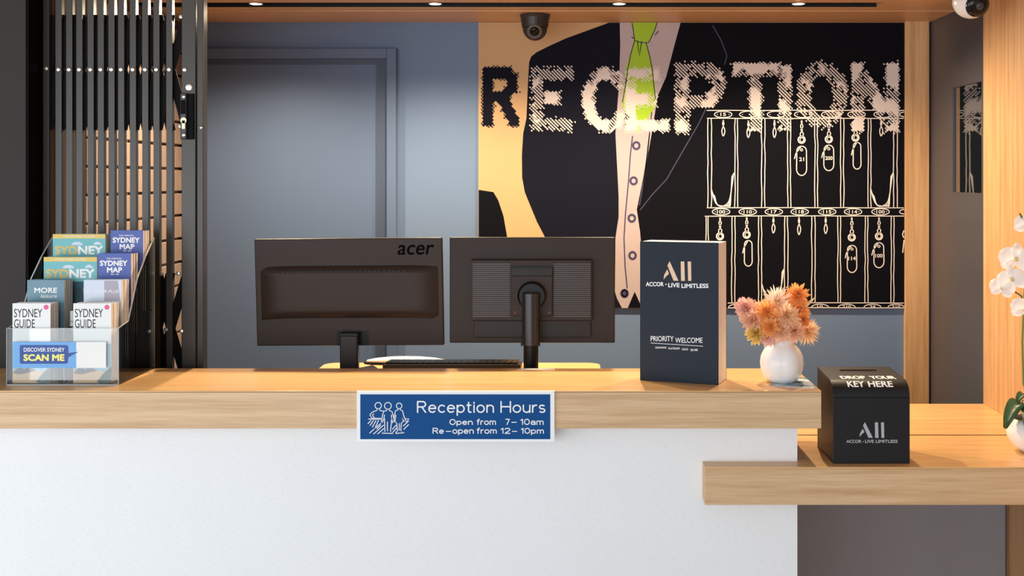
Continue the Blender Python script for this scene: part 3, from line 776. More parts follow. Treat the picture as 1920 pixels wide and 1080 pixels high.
figure([ell(362, 192, 30, 30), [(350, 220), (350, 234), (326, 240), (316, 270), (304, 330), (312, 342), (328, 300), (332, 270)], [(375, 220), (375, 234), (398, 242), (412, 290), (416, 330), (404, 342), (395, 300), (392, 270)],
        [(332, 300), (334, 360), (336, 415), (306, 432), (410, 434), (384, 415), (392, 350), (395, 300)], [(358, 330), (358, 415)]])
figure([ell(461, 192, 24, 25), [(452, 216), (450, 228), (430, 234), (420, 270), (416, 310)], [(470, 216), (472, 228), (490, 234), (502, 280), (518, 318), (505, 330), (485, 290)],
        [(432, 270), (424, 330), (440, 345), (446, 410), (430, 430)], [(485, 290), (498, 325), (480, 345), (476, 410), (506, 428), (430, 434)], [(462, 345), (462, 410)]])
figure([[(190, 308), (304, 308)], [(515, 305), (548, 305), (520, 335)]]+[[(185+20*i, 350+15*min(i, 3)), (215+22*i if i < 4 else 300, 318 if i < 4 else 360)] for i in range(5)]+[[(200, 432), (300, 345)], [(235, 440), (325, 360)], [(270, 440), (328, 390)], [(400, 400), (436, 360)], [(405, 425), (440, 385)], [(495, 370), (545, 325)], [(500, 400), (545, 355)]])

# ------------------------------------------------------------------ logo used on both boxes
def logo(box, fn):
    u0, t, u1, b = box
    def n(p): return (u0+(u1-u0)*(p[0]-228)/184, t+(b-t)*(p[1]-215)/128)
    g = G()
    g.poly([n(p) for p in ((256, 243), (270, 215), (328, 342), (296, 342))], fn)
    g.poly([n(p) for p in ((230, 335), (234, 305), (244, 287), (254, 268), (266, 296), (262, 300), (246, 315))], fn)
    g.poly([n(p) for p in ((343, 217), (366, 217), (370, 343), (345, 343))], fn)
    g.poly([n(p) for p in ((388, 217), (410, 217), (412, 343), (391, 343))], fn)
    return g

# welcome display box
bl_ = Vector((PX(1200, 3.127), 3.127)); br_ = Vector((PX(1347, 3.054), 3.054))
wd = (br_-bl_).length; ang = math.atan2((br_-bl_).y, (br_-bl_).x); ht = 0.3655; dp = 0.092
wb = thing('welcome_display', 'tall charcoal display box with bronze logo and priority welcome lettering', 'display box', (bl_.x, bl_.y, CT), ang)
m_navy = mat('charcoal_board', (38, 46, 57), rough=0.6, var=0.03, spec=0.2)
obj('front_cover', G().box(0, wd, 0, 0.003, 0, ht), m_navy, wb, bevel=0.0006)
obj('side_panel', G().box(0.001, wd-0.0005, 0.003, dp, 0.001, ht-0.001), mat('pale_grey_board', (238, 236, 233), rough=0.55, var=0.03), wb, bevel=0.0006)
obj('back_cover', G().box(0, wd, dp, dp+0.002, 0, ht), m_navy, wb)
def wf(u, v): # crop coordinates of the cover -> local
    a = (u-75)/(585-75); zt0 = 85+(95-85)*a; zb0 = 990+(1020-990)*a
    return (wd*a, -0.0005, ht*(1-(v-zt0)/(zb0-zt0)))
m_bronze = mat('bronze_foil', (196, 166, 138), rough=0.35, metal=0.3)
obj('logo', logo((229, 215, 412, 343), wf), m_bronze, wb)
for s_, b, bo in (('ACCOR', (114, 350, 232, 378), .035), ('LIVE', (262, 357, 336, 385), .035), ('LIMITLESS', (348, 361, 522, 390), .035), ('PRIORITY', (146, 702, 297, 736), .008), ('WELCOME', (308, 712, 484, 746), .008),
               ('DIAMOND', (178, 771, 250, 783), .02), ('PLATINUM', (263, 776, 336, 789), .02), ('GOLD', (351, 781, 391, 794), .02), ('SILVER', (407, 785, 455, 799), .02)):
    obj('lettering', put_text(s_, b, wf, None, None, bo), m_whiteink, wb)
obj('lettering', G().poly(ell(247, 366, 4.5, 4.5, 8), wf), m_whiteink, wb)
obj('rule_line', G().ribbon([(146, 747), (487, 768)], 3, wf), m_whiteink, wb)

# ------------------------------------------------------------------ key drop box
kd0 = 3.008; kx0, kx1 = PX(1562, kd0), PX(1706, kd0); kdp = 0.19; kh = 0.216; kr = 0.046
kbx = thing('key_drop_box', 'black curved top drop box for keys with white lettering', 'drop box', ((kx0+kx1)/2, kd0+kdp/2, LT))
m_kb = mat('drop_box_black', (23, 22, 24), rough=0.42, var=0.05, spec=0.35)
slope = 0.009
prof = [(kd0, 0)]
arc = []
for i in range(17):
    a = math.pi*i/32
    arc.append((kd0+kr-kr*math.cos(a), kh-slope-kr*0.82+kr*0.82*math.sin(a)))
prof += arc+[(kd0+kdp, kh), (kd0+kdp, 0)]
W('body', G().prism(prof, lambda u, v: (kx0, u, LT+v), lambda u, v: (kx1, u, LT+v)), m_kb, kbx, bevel=0.0012)
W('front_seam', G().box(kx0+0.002, kx1-0.002, kd0-0.0006, kd0, LT+arc[0][1]-0.003, LT+arc[0][1]-0.0015), m_strap, kbx)
sy = kd0+kdp-0.048
W('key_slot', G().box(PX(1575, 3.15), PX(1643, 3.15), sy-0.003, sy+0.003, LT+kh-0.006, LT+kh+0.0006), mat('slot_brown', (70, 44, 34), rough=0.5), kbx)
def carve(u, t):  # arc-length t above the top of the flat front -> point on curved skin
    zs = [arc[0]]+arc[1:]+[(kd0+kdp, kh)]
    acc = 0
    for i in range(len(zs)-1):
        a, b = Vector(zs[i]), Vector(zs[i+1]); l = (b-a).length
        if acc+l >= t or i == len(zs)-2:
            p = a+(b-a)*((t-acc)/l); nrm = Vector((-(b-a).y, (b-a).x)).normalized()
            p += nrm*0.0007; return (u, p.x, LT+p.y)
        acc += l
def kxp(px): return PX(px, kd0+0.02)
W('lettering', put_text('KEY', (kxp(1588), 0.046, kxp(1620), 0.025), carve, None, None, 0.03, 14), m_whiteink, kbx)
W('lettering', put_text('HERE', (kxp(1627), 0.046, kxp(1673), 0.025), carve, None, None, 0.03, 14), m_whiteink, kbx)
W('lettering', put_text('DROP', (PX(1577, 3.06), 0.096, PX(1624, 3.06), 0.062), carve, None, None, 0.03, 14), m_whiteink, kbx)
W('lettering', put_text('YOUR', (PX(1632, 3.06), 0.096, PX(1680, 3.06), 0.062), carve, None, None, 0.03, 14), m_whiteink, kbx)
kf = plane(kd0-0.0005); m_silver = mat('silver_ink', (178, 178, 186), rough=0.45)
W('logo', logo((1611, 791.5, 1658, 821), kf), m_silver, kbx)
for s_, b in (('ACCOR', (1587, 824.5, 1615, 830.5)), ('LIVE', (1622, 824.5, 1638.5, 830.5)), ('LIMITLESS', (1642, 824.5, 1683, 830.5))):
    W('lettering', put_text(s_, b, kf, None, None, 0.03), m_silver, kbx)
W('lettering', G().poly(ell(1618.5, 828, 1, 1, 8), kf), m_silver, kbx)

# ------------------------------------------------------------------ leaflet, vase and flowers
dv = 3.10; vx = PX(1466, dv)
lf = G().prism([(PX(1440, 3.07), 3.05), (PX(1526, 3.0), 2.995), (PX(1530, 3.02), 3.03), (PX(1506, 3.2), 3.16), (PX(1465, 3.2), 3.17)], lambda u, v: (u, v, CT+0.0012), lambda u, v: (u, v, CT))
def leafmat():
    m = mat('leaflet_print', (120, 170, 200), rough=0.15, var=0.0)
    nt = m.node_tree; b = nt.nodes['Principled BSDF']; n = [x for x in nt.nodes if x.type == 'TEX_NOISE'][0]; n.inputs['Scale'].default_value = 25
    r = nt.nodes.new('ShaderNodeValToRGB'); r.color_ramp.elements[0].position = .42; r.color_ramp.elements[0].color = lin(90, 140, 175)
    r.color_ramp.elements[1].position = .56; r.color_ramp.elements[1].color = lin(225, 232, 236)
    nt.links.new(n.outputs['Fac'], r.inputs[0]); nt.links.new(r.outputs[0], b.inputs['Base Color']); return m
tag(W('leaflet', lf, leafmat()), 'glossy blue and white leaflet under the white vase', 'leaflet')
vz = CT+0.0012; vr = 0.053
prof = [(0.022, 0), (0.034, 0.001), (0.044, 0.012), (0.0515, 0.032), (0.0535, 0.050), (0.051, 0.068), (0.043, 0.085), (0.033, 0.096), (0.029, 0.102), (0.032, 0.110), (0.036, 0.118),
        (0.034, 0.118), (0.029, 0.109), (0.026, 0.102), (0.030, 0.095), (0.040, 0.083), (0.047, 0.068), (0.048, 0.05), (0.04, 0.02), (0.0, 0.015)]
def lobes(r, h, a):
    k = 1+0.06*abs(math.cos(3*a+0.4)) if h < 0.1 else 1+0.03*math.cos(6*a)
    hh = h+(0.008*math.cos(6*a+0.6) if h > 0.105 else 0)
    return r*k, hh
va = thing('vase', 'small white lobed ceramic vase with scalloped rim on the counter', 'vase', (vx, dv, vz))
obj('vase_body', G().lathe(prof, 72, fn=lobes), m_white, va, smooth=True)
def petal(g, L_, w, base, dirv, side, curl, up, n=4, tip=0.3):
    """curved petal strip"""
    vs_ = []
    for i in range(n+1):
        t_ = i/n; ww = w*(0.35+0.65*math.sin(math.pi*min(1, t_*0.85+0.1)))*(1 if t_ < 0.99 else tip)
        p = base+dirv*(L_*t_)+up*(curl*t_*t_)
        vs_ += [p-side*ww/2, p+up*(-0.12*ww), p+side*ww/2]
    fs_ = []
    for i in range(n):
        a = 3*i; fs_ += [(a, a+1, a+4, a+3), (a+1, a+2, a+5, a+4)]
    g.add(vs_, fs_)
def bloom(R, layers, w, seed, tip=0.3, spread=(10, 100), curlf=0.25):
    r_ = random.Random(seed); g = G()
    for li in range(len(layers)):
        el = spread[0]+(spread[1]-spread[0])*li/(len(layers)-1) if len(layers) > 1 else 60
        n = layers[li]
        for k in range(n):
            az = 2*math.pi*(k+0.5*(li % 2)+r_.uniform(-.2, .2))/n; e = math.radians(el+r_.uniform(-9, 9))
            dv_ = Vector((math.sin(e)*math.cos(az), math.sin(e)*math.sin(az), math.cos(e)))
            sd = Vector((-math.sin(az), math.cos(az), 0)); up = dv_.cross(sd)*-1
            petal(g, R*r_.uniform(0.82, 1.08), w, dv_*R*0.05, dv_, sd, R*curlf*r_.uniform(-.6, .6)*1.0, up, 4, tip)
    return g
def translucent(m, c, f_):
    nt = m.node_tree; out = [n for n in nt.nodes if n.type == 'OUTPUT_MATERIAL'][0]; b = nt.nodes['Principled BSDF']
    tl = nt.nodes.new('ShaderNodeBsdfTranslucent'); tl.inputs[0].default_value = lin(*c)
    mx = nt.nodes.new('ShaderNodeMixShader'); mx.inputs[0].default_value = f_
    nt.links.new(b.outputs[0], mx.inputs[1]); nt.links.new(tl.outputs[0], mx.inputs[2]); nt.links.new(mx.outputs[0], out.inputs[0])
    return m
def fmat(n, c): return translucent(mat('petal_'+n, c, rough=0.65, var=0.12, nscale=60), c, 0.45)
cre, pea, ora, pnk, apr, ylw = fmat('cream', (252, 234, 220)), fmat('peach', (250, 208, 176)), fmat('orange', (250, 184, 112)), fmat('pink', (248, 204, 190)), fmat('apricot', (252, 216, 178)), fmat('yellow', (232, 204, 120))
m_stem = mat('flower_stem', (104, 120, 62), rough=0.6)
m_core = mat('flower_core', (214, 150, 64), rough=0.7)
fl = [ # px, py, depth offset, radius px, material, kind, label
 (1457, 566, 0.0, 25, cre, 's', 'cream spider chrysanthemum at the top of the vase bouquet'),
 (1493, 556, 0.0, 21, ora, 'b', 'orange ball flower at the upper right of the bouquet'),
 (1399, 580, 0.0, 19, pnk, 'd', 'pink dahlia at the far left of the bouquet'),
 (1412, 602, -0.03, 19, pea, 'd', 'pale pink dahlia low on the left of the bouquet'),
 (1438, 588, -0.04, 20, ora, 'b', 'orange flower left of centre in the bouquet'),
 (1446, 614, -0.055, 18, ora, 'd', 'bright orange dahlia above the vase rim'),
 (1420, 626, -0.035, 18, ylw, 'b', 'yellow flower hanging at the lower left of the bouquet'),
 (1474, 594, -0.045, 22, apr, 'b', 'apricot flower in the centre of the bouquet'),
 (1464, 622, -0.055, 17, pea, 'd', 'peach dahlia right above the vase rim'),
 (1512, 622, -0.01, 22, apr, 's', 'apricot spider chrysanthemum at the lower right of the bouquet'),
 (1505, 600, -0.02, 13, ora, 'd', 'small orange flower on the right of the bouquet'),
 (1489, 622, -0.045, 18, pea, 'b', 'peach flower between the rim and the right spider bloom'),
 (1498, 580, 0.01, 17, ora, 'b', 'deep orange flower below the upper right ball flower'),
 (1440, 634, -0.045, 14, pnk, 'd', 'small pink flower drooping over the left of the rim'),
 (1425, 583, 0.03, 18, pea, 's', 'peach spider flower behind the left dahlias')]
vc = Vector((vx, dv, vz+0.112))
for i, (px, py, do, rp, mm, kind, lab) in enumerate(fl):
    d_ = dv+do; c_ = Vector(P(px, py, d_)); R_ = 1.2*rp*d_/F
    t = thing('flower', lab, 'flower', tuple(c_), 0, 'flowers in the white vase')
    dirn = (c_-Vector((vx, dv+0.02, vz+0.09))).normalized(); dirn = (dirn+Vector((0, -0.75, 0.1))).normalized()
    Rm = dirn.to_track_quat('Z', 'Y').to_matrix().to_4x4()
    if kind == 's': g = bloom(R_, [8, 14, 20, 24, 24, 20], R_*0.11, i, 0.5, (5, 118), 0.2)
    elif kind == 'b': g = bloom(R_, [8, 12, 16, 20, 20], R_*0.26, i, 0.6, (5, 110), 0.5)
    else: g = bloom(R_, [6, 10, 13, 15, 15], R_*0.40, i, 0.25, (12, 95), 0.5)
    o = obj('petals', g.xf(Rm), mm, t); o['kind'] = 'stuff'
    obj('flower_centre', G().lathe([(0, -R_*.1), (R_*0.22, 0), (R_*0.16, R_*0.25), (0, R_*0.33)], 10).xf(Rm), m_core, t, smooth=True)
    e = vc-c_+Vector((random.Random(i).uniform(-.008, .008), random.Random(i+9).uniform(-.008, .008), -0.05))
    obj('stem', G().tube([(0, 0, 0), tuple(e*0.5+Vector((0, 0, 0.01))), tuple(e*0.8), tuple(e)], 0.0016, 6), m_stem, t)
for i, (x0, y0, x1, y1, lab) in enumerate(((1500, 584, 1528, 557, 'pointed pale leaf sticking up at the right of the bouquet'), (1498, 596, 1522, 587, 'short pale leaf lying flat at the right of the bouquet'))):
    a, b = Vector(P(x0, y0, dv)), Vector(P(x1, y1, dv-0.01)); dn = (b-a).normalized()
    g = G(); petal(g, (b-a).length, 0.008, Vector((0, 0, 0)), dn, dn.cross(Vector((0, 1, 0))).normalized(), 0.003, Vector((0, -1, 0)), 5, 0.05)
    t = thing('dried_leaf', lab, 'leaf', tuple(a), 0, 'dried leaves in the bouquet')
    obj('blade', g, mat('dry_leaf', (236, 206, 150), rough=0.7), t)
    obj('stem', G().tube([(0, 0, 0), tuple((vc-a)*0.6+Vector((0, 0, .005))), tuple(vc-a+Vector((0, 0, -.03)))], 0.0012, 6), m_stem, t)

# ------------------------------------------------------------------ potted orchid at the right edge
do = 3.14; px0 = PX(1889, do); pr = 0.080
oc = (px0+pr, do, LT)
orc = thing('potted_orchid', 'white orchid in a round white bowl at the right edge', 'potted plant', oc)
obj('pot', G().lathe([(0.03, 0), (0.045, 0.002), (0.066, 0.018), (0.078, 0.042), (0.080, 0.060), (0.074, 0.078), (0.066, 0.088), (0.063, 0.088), (0.070, 0.076), (0.074, 0.06), (0.06, 0.05), (0, 0.05)], 48), m_white, orc, smooth=True)
obj('moss', G().lathe([(0.069, 0.068), (0.05, 0.076), (0.02, 0.08), (0, 0.08)], 24), mat('moss', (90, 84, 60), rough=0.9, var=.3, nscale=80), orc, smooth=True)
m_leaf = mat('orchid_leaf', (46, 74, 44), rough=0.3, var=0.15, nscale=20)
def oleaf(az, L_, w, rise, droop):
    g = G(); d_ = Vector((math.cos(az), math.sin(az), 0)); sd = Vector((-math.sin(az), math.cos(az), 0)); vs_ = []; n = 10
    for i in range(n+1):
        t_ = i/n; ww = w*math.sin(math.pi*(0.08+0.9*t_))**0.6
        p = Vector((0, 0, 0.075))+d_*(L_*t_)+Vector((0, 0, rise*math.sin(math.pi*t_*0.75)-droop*t_*t_))
        vs_ += [p-sd*ww+Vector((0, 0, ww*.25)), p, p+sd*ww+Vector((0, 0, ww*.25))]
    fs_ = []
    for i in range(n):
        a = 3*i; fs_ += [(a, a+1, a+4, a+3), (a+1, a+2, a+5, a+4)]
    o = obj('leaf', g.add(vs_, fs_), m_leaf, orc, smooth=True)
    so = o.modifiers.new('thick', 'SOLIDIFY'); so.thickness = 0.002
oleaf(math.radians(200), 0.105, 0.036, 0.075, 0.06); oleaf(math.radians(240), 0.115, 0.032, 0.07, 0.075); oleaf(math.radians(190), 0.06, 0.026, 0.075, 0.0)
oleaf(math.radians(310), 0.08, 0.03, 0.05, 0.05); oleaf(math.radians(80), 0.10, 0.03, 0.06, 0.05)
m_ostem = mat('orchid_stem', (112, 128, 62), rough=0.5)
def lo_(px, py, dd=0.0):
    p = P(px, py, do+dd); return (p[0]-oc[0], p[1]-oc[1], p[2]-oc[2])
obj('stem', G().tube([(0, 0, 0.07), lo_(1919, 720), lo_(1917, 640), lo_(1920, 560), lo_(1926, 470), lo_(1922, 420), lo_(1912, 400)], 0.0026, 8), m_ostem, orc, smooth=True)
obj('stem', G().tube([(0.01, 0.01, 0.07), lo_(1926, 700, .01), lo_(1924, 600, .01), lo_(1915, 555, .01), lo_(1900, 545, .0)], 0.0022, 8), mat('stem_brown', (110, 84, 60), rough=0.6), orc, smooth=True)
m_orch = translucent(mat('orchid_white', (250, 248, 248), rough=0.5, var=0.01), (250, 246, 244), 0.35)
m_lip = mat('orchid_lip', (236, 214, 150), rough=0.5, var=.2, nscale=60)
def oflower(px, py, dd, R_, tilt, spin):
    R_ *= 1.12
    c_ = Vector(lo_(px, py, dd)); nrm = Vector((math.sin(tilt), -1, 0.05)).normalized()
    sx = nrm.cross(Vector((0, 0, 1))).normalized(); up = sx.cross(nrm)
    Rm = Matrix.Translation(c_) @ Matrix((tuple(sx)+(0,), tuple(up)+(0,), tuple(nrm)+(0,), (0, 0, 0, 1))).transposed()
    Rm = Matrix.Translation(c_) @ Matrix(((sx.x, up.x, nrm.x, 0), (sx.y, up.y, nrm.y, 0), (sx.z, up.z, nrm.z, 0), (0, 0, 0, 1)))
    f_ = obj('flower', G().lathe([(0, 0.012), (R_*0.12, 0.008), (R_*0.16, 0.002), (0, -0.002)], 10).xf(Rm), m_lip, orc, smooth=True)
    for a, l, w in ((90, .95, .34), (215, .92, .34), (325, .92, .34), (168, 1.0, .58), (12, 1.0, .58)):
        an = math.radians(a)+spin; d_ = Vector((math.cos(an), math.sin(an), 0)); sd = Vector((-math.sin(an), math.cos(an), 0)); vs_ = []; n = 7
        zf = 0.003 if w > .5 else 0.0
        for i in range(n+1):
            t_ = i/n; ww = R_*w*(math.sin(math.pi*(0.06+0.88*t_))**0.7)
            for q in (-1, -.5, 0, .5, 1):
                p = d_*(R_*l*t_)+sd*ww*q+Vector((0, 0, zf+R_*0.22*math.sin(t_*2.4)-R_*0.16*t_*t_-R_*0.10*q*q))
                vs_.append(p)
        fs_ = [(5*i+j, 5*i+j+1, 5*i+j+6, 5*i+j+5) for i in range(n) for j in range(4)]
        obj('petal', G().add(vs_, fs_).xf(Rm), m_orch, f_, smooth=True)
for a in ((1905, 486, -0.01, .040, -.3, .1), (1898, 524, -0.03, .034, -.5, -.2), (1879, 540, -0.01, .030, -.6, .2), (1921, 580, -0.02, .034, -.1, .3), (1934, 520, 0.0, .040, .2, 0), (1926, 425, 0.0, .032, -.3, .5)):
    oflower(*a)

# ------------------------------------------------------------------ brochure holder and brochures
HX0, HX1 = PX(12, 3.05), PX(222, 3.05); HD0, HD1 = 3.05, 3.318
hd = thing('brochure_holder', 'clear acrylic tiered brochure holder on the left of the counter', 'brochure holder', ((HX0+HX1)/2, (HD0+HD1)/2, CT))
td = [3.062, 3.128, 3.194, 3.258]; tz = [0.004, 0.058, 0.112, 0.168]   # front of each pocket, its floor
hz = 0.1455
W('base', G().box(HX0, HX1, HD0, HD1, CT, CT+0.003), m_acr, hd)
W('front_panel', G().box(HX0, HX1, HD0, HD0+0.003, CT+0.003, CT+hz), m_acr, hd)
W('panel_edge', G().box(HX0, HX1, HD0-0.0002, HD0+0.0032, CT+hz, CT+hz+0.0012).box(HX0, HX1, HD0-0.0003, HD0, CT, CT+0.003)
  .box(HX1-0.0012, HX1+0.0002, HD0-0.0003, HD0+0.0032, CT, CT+hz).box(HX0-0.0002, HX0+0.0012, HD0-0.0003, HD0+0.0032, CT, CT+hz), m_acr_edge, hd)
side = [(HD0+0.003, 0.003), (HD0+0.003, hz), (td[1]-0.006, hz+0.01), (td[2]-0.006, 0.262), (td[3]-0.006, 0.318), (HD1, 0.365), (HD1, 0.003)]
for x in (HX0, HX1-0.003):
    sp_ = W('side_panel', G().prism(side, lambda u, v: (x, u, CT+v), lambda u, v: (x+0.003, u, CT+v)), m_acr, hd)
    g = G()
    for k in range(1, len(side)-1):
        (a, b), (c_, e) = side[k], side[k+1]
        g.prism([(a, b), (c_, e), (c_-0.0012, e+0.0012) if k < 5 else (c_-0.0015, e), (a-0.0012, b+0.0012) if k < 5 else (a-0.0015, b)], lambda u, v: (x-0.0001, u, CT+v), lambda u, v: (x+0.0031, u, CT+v))
    W('panel_edge', g, m_acr_edge, sp_)
W('back_panel', G().box(HX0+0.003, HX1-0.003, HD1-0.003, HD1, CT+0.003, CT+0.365), m_acr, hd)
for k in (1, 2, 3):
    W('pocket_front', G().box(HX0+0.003, HX1-0.003, td[k]-0.006, td[k]-0.0035, CT+0.003, CT+tz[k]+0.125), m_acr, hd)
    W('pocket_floor', G().box(HX0+0.003, HX1-0.003, td[k]-0.003, td[k]+0.045, CT+tz[k]-0.004, CT+tz[k]-0.001), m_acr, hd)
W('column_divider', G().box(-1.2955, -1.2935, HD0+0.004, td[1]-0.008, CT+0.003, CT+hz), m_acr, hd)

def brochure(name, label, cat, x0, x1, y, z, h, th, m, group=None):
    t = thing(name, label, cat, ((x0+x1)/2, y, z), 0, group)
    w = (x1-x0)/2
    obj('cover', G().box(-w, w, 0, 0.0004, 0, h), m, t)
    obj('pages', G().box(-w+0.0005, w+0.0002, 0.0004, th, 0.0005, h-0.0008), m_pages, t)
    return t
m_pages = mat('page_edges', (222, 204, 188), rough=0.8, var=0.15, nscale=200)
m_teal = mat('teal_print', (112, 186, 190), rough=0.4, var=0.04); m_yel = mat('yellow_print', (226, 196, 104), rough=0.4)
m_indigo = mat('indigo_print', (78, 98, 172), rough=0.4, var=0.06); m_more = mat('sea_print', (104, 140, 156), rough=0.35, var=0.22, nscale=18)
m_plus = mat('pale_print', (206, 216, 232), rough=0.35, var=0.06); m_sand = mat('sand_print', (214, 184, 146), rough=0.4, var=0.1, nscale=30)
m_seab = mat('sea_blue_print', (150, 196, 216), rough=0.4, var=0.1, nscale=30); m_rock = mat('rock_print', (120, 118, 122), rough=0.4, var=0.3, nscale=60)
m_green = mat('palm_print', (70, 96, 90), rough=0.4, var=0.25, nscale=50); m_pinkdot = mat('pink_dot', (226, 90, 150), rough=0.4)
m_goldink = mat('gold_ink', (216, 186, 110), rough=0.4); m_tan2 = mat('dark_teal_print', (60, 96, 108), rough=0.4)
def deco(t, name, g, m, k=1): return obj(name, g, m, t)
def lf_(k=1): return lambda u, v: (u, -0.0003*k, v)
def stack(n, name, lab, cat, x0, x1, y, z, h, total, m, grp):
    """copies standing behind the front one"""
    th = total/n; first = None
    for i in range(1, n):
        if first is None:
            first = brochure(name, lab, cat, x0, x1, y+th*i, z, h-0.001, th*0.88, m, grp)
        else:
            r_ = first.copy(); C.objects.link(r_); r_.location = ((x0+x1)/2+random.Random(i*7+int(x0*100)).uniform(-.0015, .0015), y+th*i, z)
            for ch in first.children:
                c_ = ch.copy(); C.objects.link(c_); c_.parent = r_
stk = 0.048
# tier 1: two guides
for i, x0 in enumerate((PX(23.5, td[0]), PX(137.5, td[0]))):
    x1 = x0+0.0975; h = 0.205; z = CT+tz[0]
    t = brochure('guide_brochure', ['white guide brochure in the front left pocket', 'white guide brochure in the front right pocket'][i], 'brochure', x0, x1, td[0], z, h, stk/8*0.88, m_paper, 'city guides in the front pockets')
    w = 0.0975/2
    deco(t, 'lettering', put_text('SYDNEY', (-w+.004, h-.014, w-.021, h-.036), lf_(), None, None, 0.0), m_ink)
    deco(t, 'lettering', put_text('GUIDE', (-w+.004, h-.041, w-.040, h-.063), lf_(), None, None, 0.0), m_ink)
    deco(t, 'pink_dot', G().poly(ell(w-.011, h-.010, .0065, .0065, 16), lf_()), m_pinkdot)
    deco(t, 'beach_print', G().poly([(-w, 0), (w, 0), (w, .03), (-w, .034)], lf_(1)), m_sand)
    deco(t, 'sea_print', G().poly([(-w, .034), (w, .03), (w, .10), (.01, .105), (-w, .098)], lf_(1)), m_seab)
    deco(t, 'rock_print', G().poly([(-w, .026), (-.03, .044), (-.018, .034), (-.008, .047), (.012, .031), (-.01, .026), (-.03, .022)], lf_(2)), m_rock)
    deco(t, 'palm_print', G().poly([(w, 0), (w, .042), (.034, .030), (.022, .016), (.012, .004), (.02, 0)], lf_(2)), m_green)
    stack(8, 'guide_brochure', ['guide brochure stacked behind the front left guide', 'guide brochure stacked behind the front right guide'][i], 'brochure', x0, x1, td[0], z, h, stk, m_paper, ['spare guides, left pocket', 'spare guides, right pocket'][i])
# tier 2
x0 = PX(51, td[1]); x1 = x0+0.098; h = PZ(525, td[1])-(CT+tz[1]); z = CT+tz[1]; w = .049
t = brochure('leisure_brochure', 'grey blue brochure with white lettering in the second left pocket', 'brochure', x0, x1, td[1], z, h, stk/8*.88, m_more)
deco(t, 'lettering', put_text('MORE', (-.030, h-.020, .030, h-.034), lf_(), None, None, .03), m_whiteink)
deco(t, 'lettering', put_text('leisure', (-.004, h-.037, .038, h-.047), lambda u, v: (u+(v-h)*.2, -.0003, v), None, None, 0.0), m_whiteink)
stack(8, 'leisure_brochure', 'grey blue brochure stacked behind the second left front one', 'brochure', x0, x1, td[1], z, h, stk, m_more, 'spare leisure brochures')
x0 = PX(157, td[1]); x1 = x0+0.100; w = .05
t = brochure('member_brochure', 'pale blue brochure with faint white lettering, second right pocket', 'brochure', x0, x1, td[1], z, h, stk/8*.88, m_plus)
deco(t, 'photo_panel', G().poly([(.004, h-.055), (.046, h-.055), (.040, h-.002), (.004, h-.002)], lf_(.5)), mat('grey_violet_print', (168, 164, 178), rough=0.4, var=0.1))
deco(t, 'lettering', put_text('ACCOR PLUS', (-.032, h-.026, .042, h-.034), lf_(), None, None, .01), m_whiteink)
deco(t, 'lettering', put_text('A', (-.044, h-.024, -.036, h-.036), lf_(), None, None, .0), m_whiteink)
stack(8, 'member_brochure', 'pale blue brochure stacked behind the second right front one', 'brochure', x0, x1, td[1], z, h, stk, m_plus, 'spare member brochures')
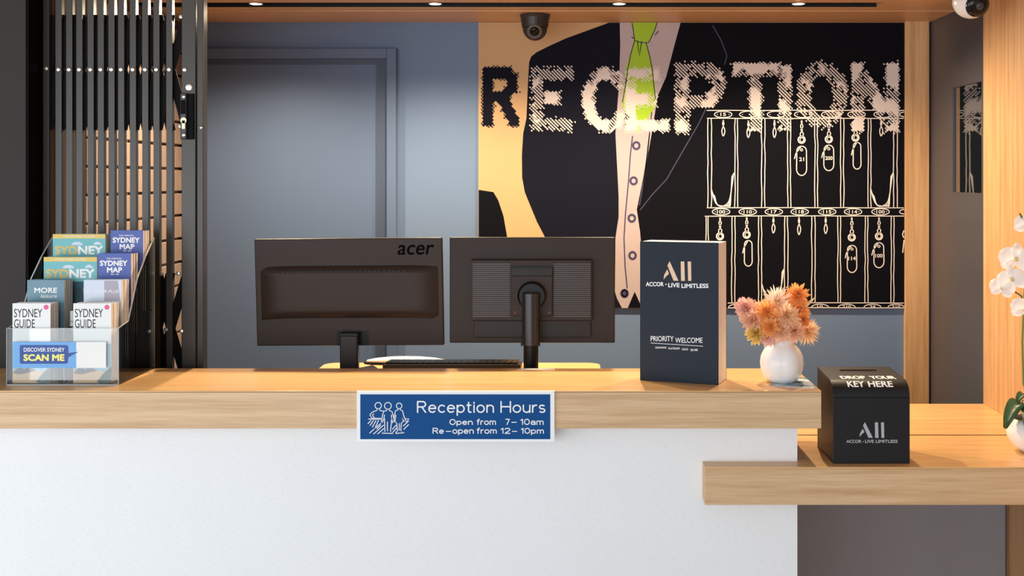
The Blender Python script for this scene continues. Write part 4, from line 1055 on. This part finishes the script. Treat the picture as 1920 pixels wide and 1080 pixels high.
# tiers 3 and 4
for k, (pxa, pxb, pya, pyb, la, lb) in enumerate(((82, 183.5, 482, 475, 'third', 'third'), (99, 207.5, 439, 432, 'top', 'top'))):
    dd = td[2+k]; z = CT+tz[2+k]
    x0 = PX(pxa, dd); w = .0715 if k == 0 else .072; x1 = x0+2*w; h = PZ(pya, dd)-z
    t = brochure('city_brochure', 'teal and yellow wide brochure in the %s left pocket' % la, 'brochure', x0, x1, dd, z, h, stk/8*.88, m_teal, 'wide city brochures')
    deco(t, 'yellow_band', G().poly([(-w, h-.012), (w, h-.012), (w, h), (-w, h)], lf_()), m_yel)
    deco(t, 'lettering', put_text('YOUR FREE GUIDE', (-.042, h-.004, .042, h-.0085), lf_(2), None, None, .02), m_whiteink)
    deco(t, 'lettering', put_text('SYD', (-w+.006, h-.032, -.004, h-.056), lf_(), None, None, .05), m_goldink)
    deco(t, 'lettering', put_text('NEY', (-.003, h-.032, w-.006, h-.056), lf_(), None, None, .05), m_whiteink)
    deco(t, 'skyline_print', G().poly([(.038, h-.029), (.044, h-.022), (.052, h-.020), (.060, h-.025), (.064, h-.029)], lf_()).poly(ell(-.005, h-.03, .016, .009, 12, 0, 180), lf_()), m_plus)
    deco(t, 'lower_print', G().poly([(-w, 0), (w, 0), (w, h-.066), (-w, h-.066)], lf_()), m_tan2)
    stack(8, 'city_brochure', 'teal brochure stacked behind the %s left front one' % la, 'brochure', x0, x1, dd, z, h, stk, m_teal, 'spare city brochures, %s row' % la)
    x0 = PX(pxb, dd); w = .0445; x1 = x0+2*w; h = PZ(pyb, dd)-z
    t = brochure('city_map', 'indigo folded map with white lettering in the %s right pocket' % lb, 'map', x0, x1, dd, z, h, stk/8*.88, m_indigo, 'folded city maps')
    deco(t, 'lettering', put_text('THE OFFICIAL', (-.022, h-.012, .020, h-.016), lf_(), None, None, .02), m_whiteink)
    deco(t, 'lettering', put_text('SYDNEY', (-.039, h-.019, .035, h-.034), lf_(), None, None, .045), m_whiteink)
    deco(t, 'lettering', put_text('MAP', (-.020, h-.037, .021, h-.052), lf_(), None, None, .045), m_whiteink)
    deco(t, 'lettering', G().ribbon([(-.010, h-.0562), (-.001, h-.0562)], .0018, lf_()).ribbon([(.003, h-.0562), (.012, h-.0562)], .0018, lf_()), m_whiteink)
    stack(8, 'city_map', 'folded map stacked behind the %s right front one' % lb, 'map', x0, x1, dd, z, h, stk, m_indigo, 'spare maps, %s row' % lb)
# strip on the holder
dn = HD0-0.0008
st = thing('holder_sign', 'light blue strip sign with speech bubble on the brochure holder', 'sign', (PX(112, dn), dn, PZ(690, dn)))
W('blue_field', G().box(PX(24, dn), PX(147, dn), dn, dn+0.0005, PZ(690, dn), PZ(641, dn)), mat('sign_lightblue', (112, 170, 226), rough=0.35), st)
W('white_field', G().box(PX(143, dn), PX(199, dn), dn-0.0001, dn+0.0004, PZ(690, dn), PZ(641, dn)), m_paper, st)
fb = plane(dn-0.0005)
W('speech_bubble', G().poly([(39, 647), (125, 647), (128, 650), (128, 662), (147, 659.5), (128, 670), (127, 680), (124, 682), (39, 682), (37, 680), (37, 649)], fb), mat('bubble_blue', (36, 76, 152), rough=0.35), st)
fb = plane(dn-0.0009)
W('lettering', put_text('DISCOVER SYDNEY', (44.5, 652, 121, 659.5), fb, None, None, .02), m_whiteink, st)
W('lettering', put_text('SCAN ME', (44, 664, 121, 677), fb, None, None, .05), mat('yellow_ink', (250, 240, 130), rough=0.5), st)

# tidy helper properties
for o in bpy.data.objects:
    if '_o' in o: del o['_o']
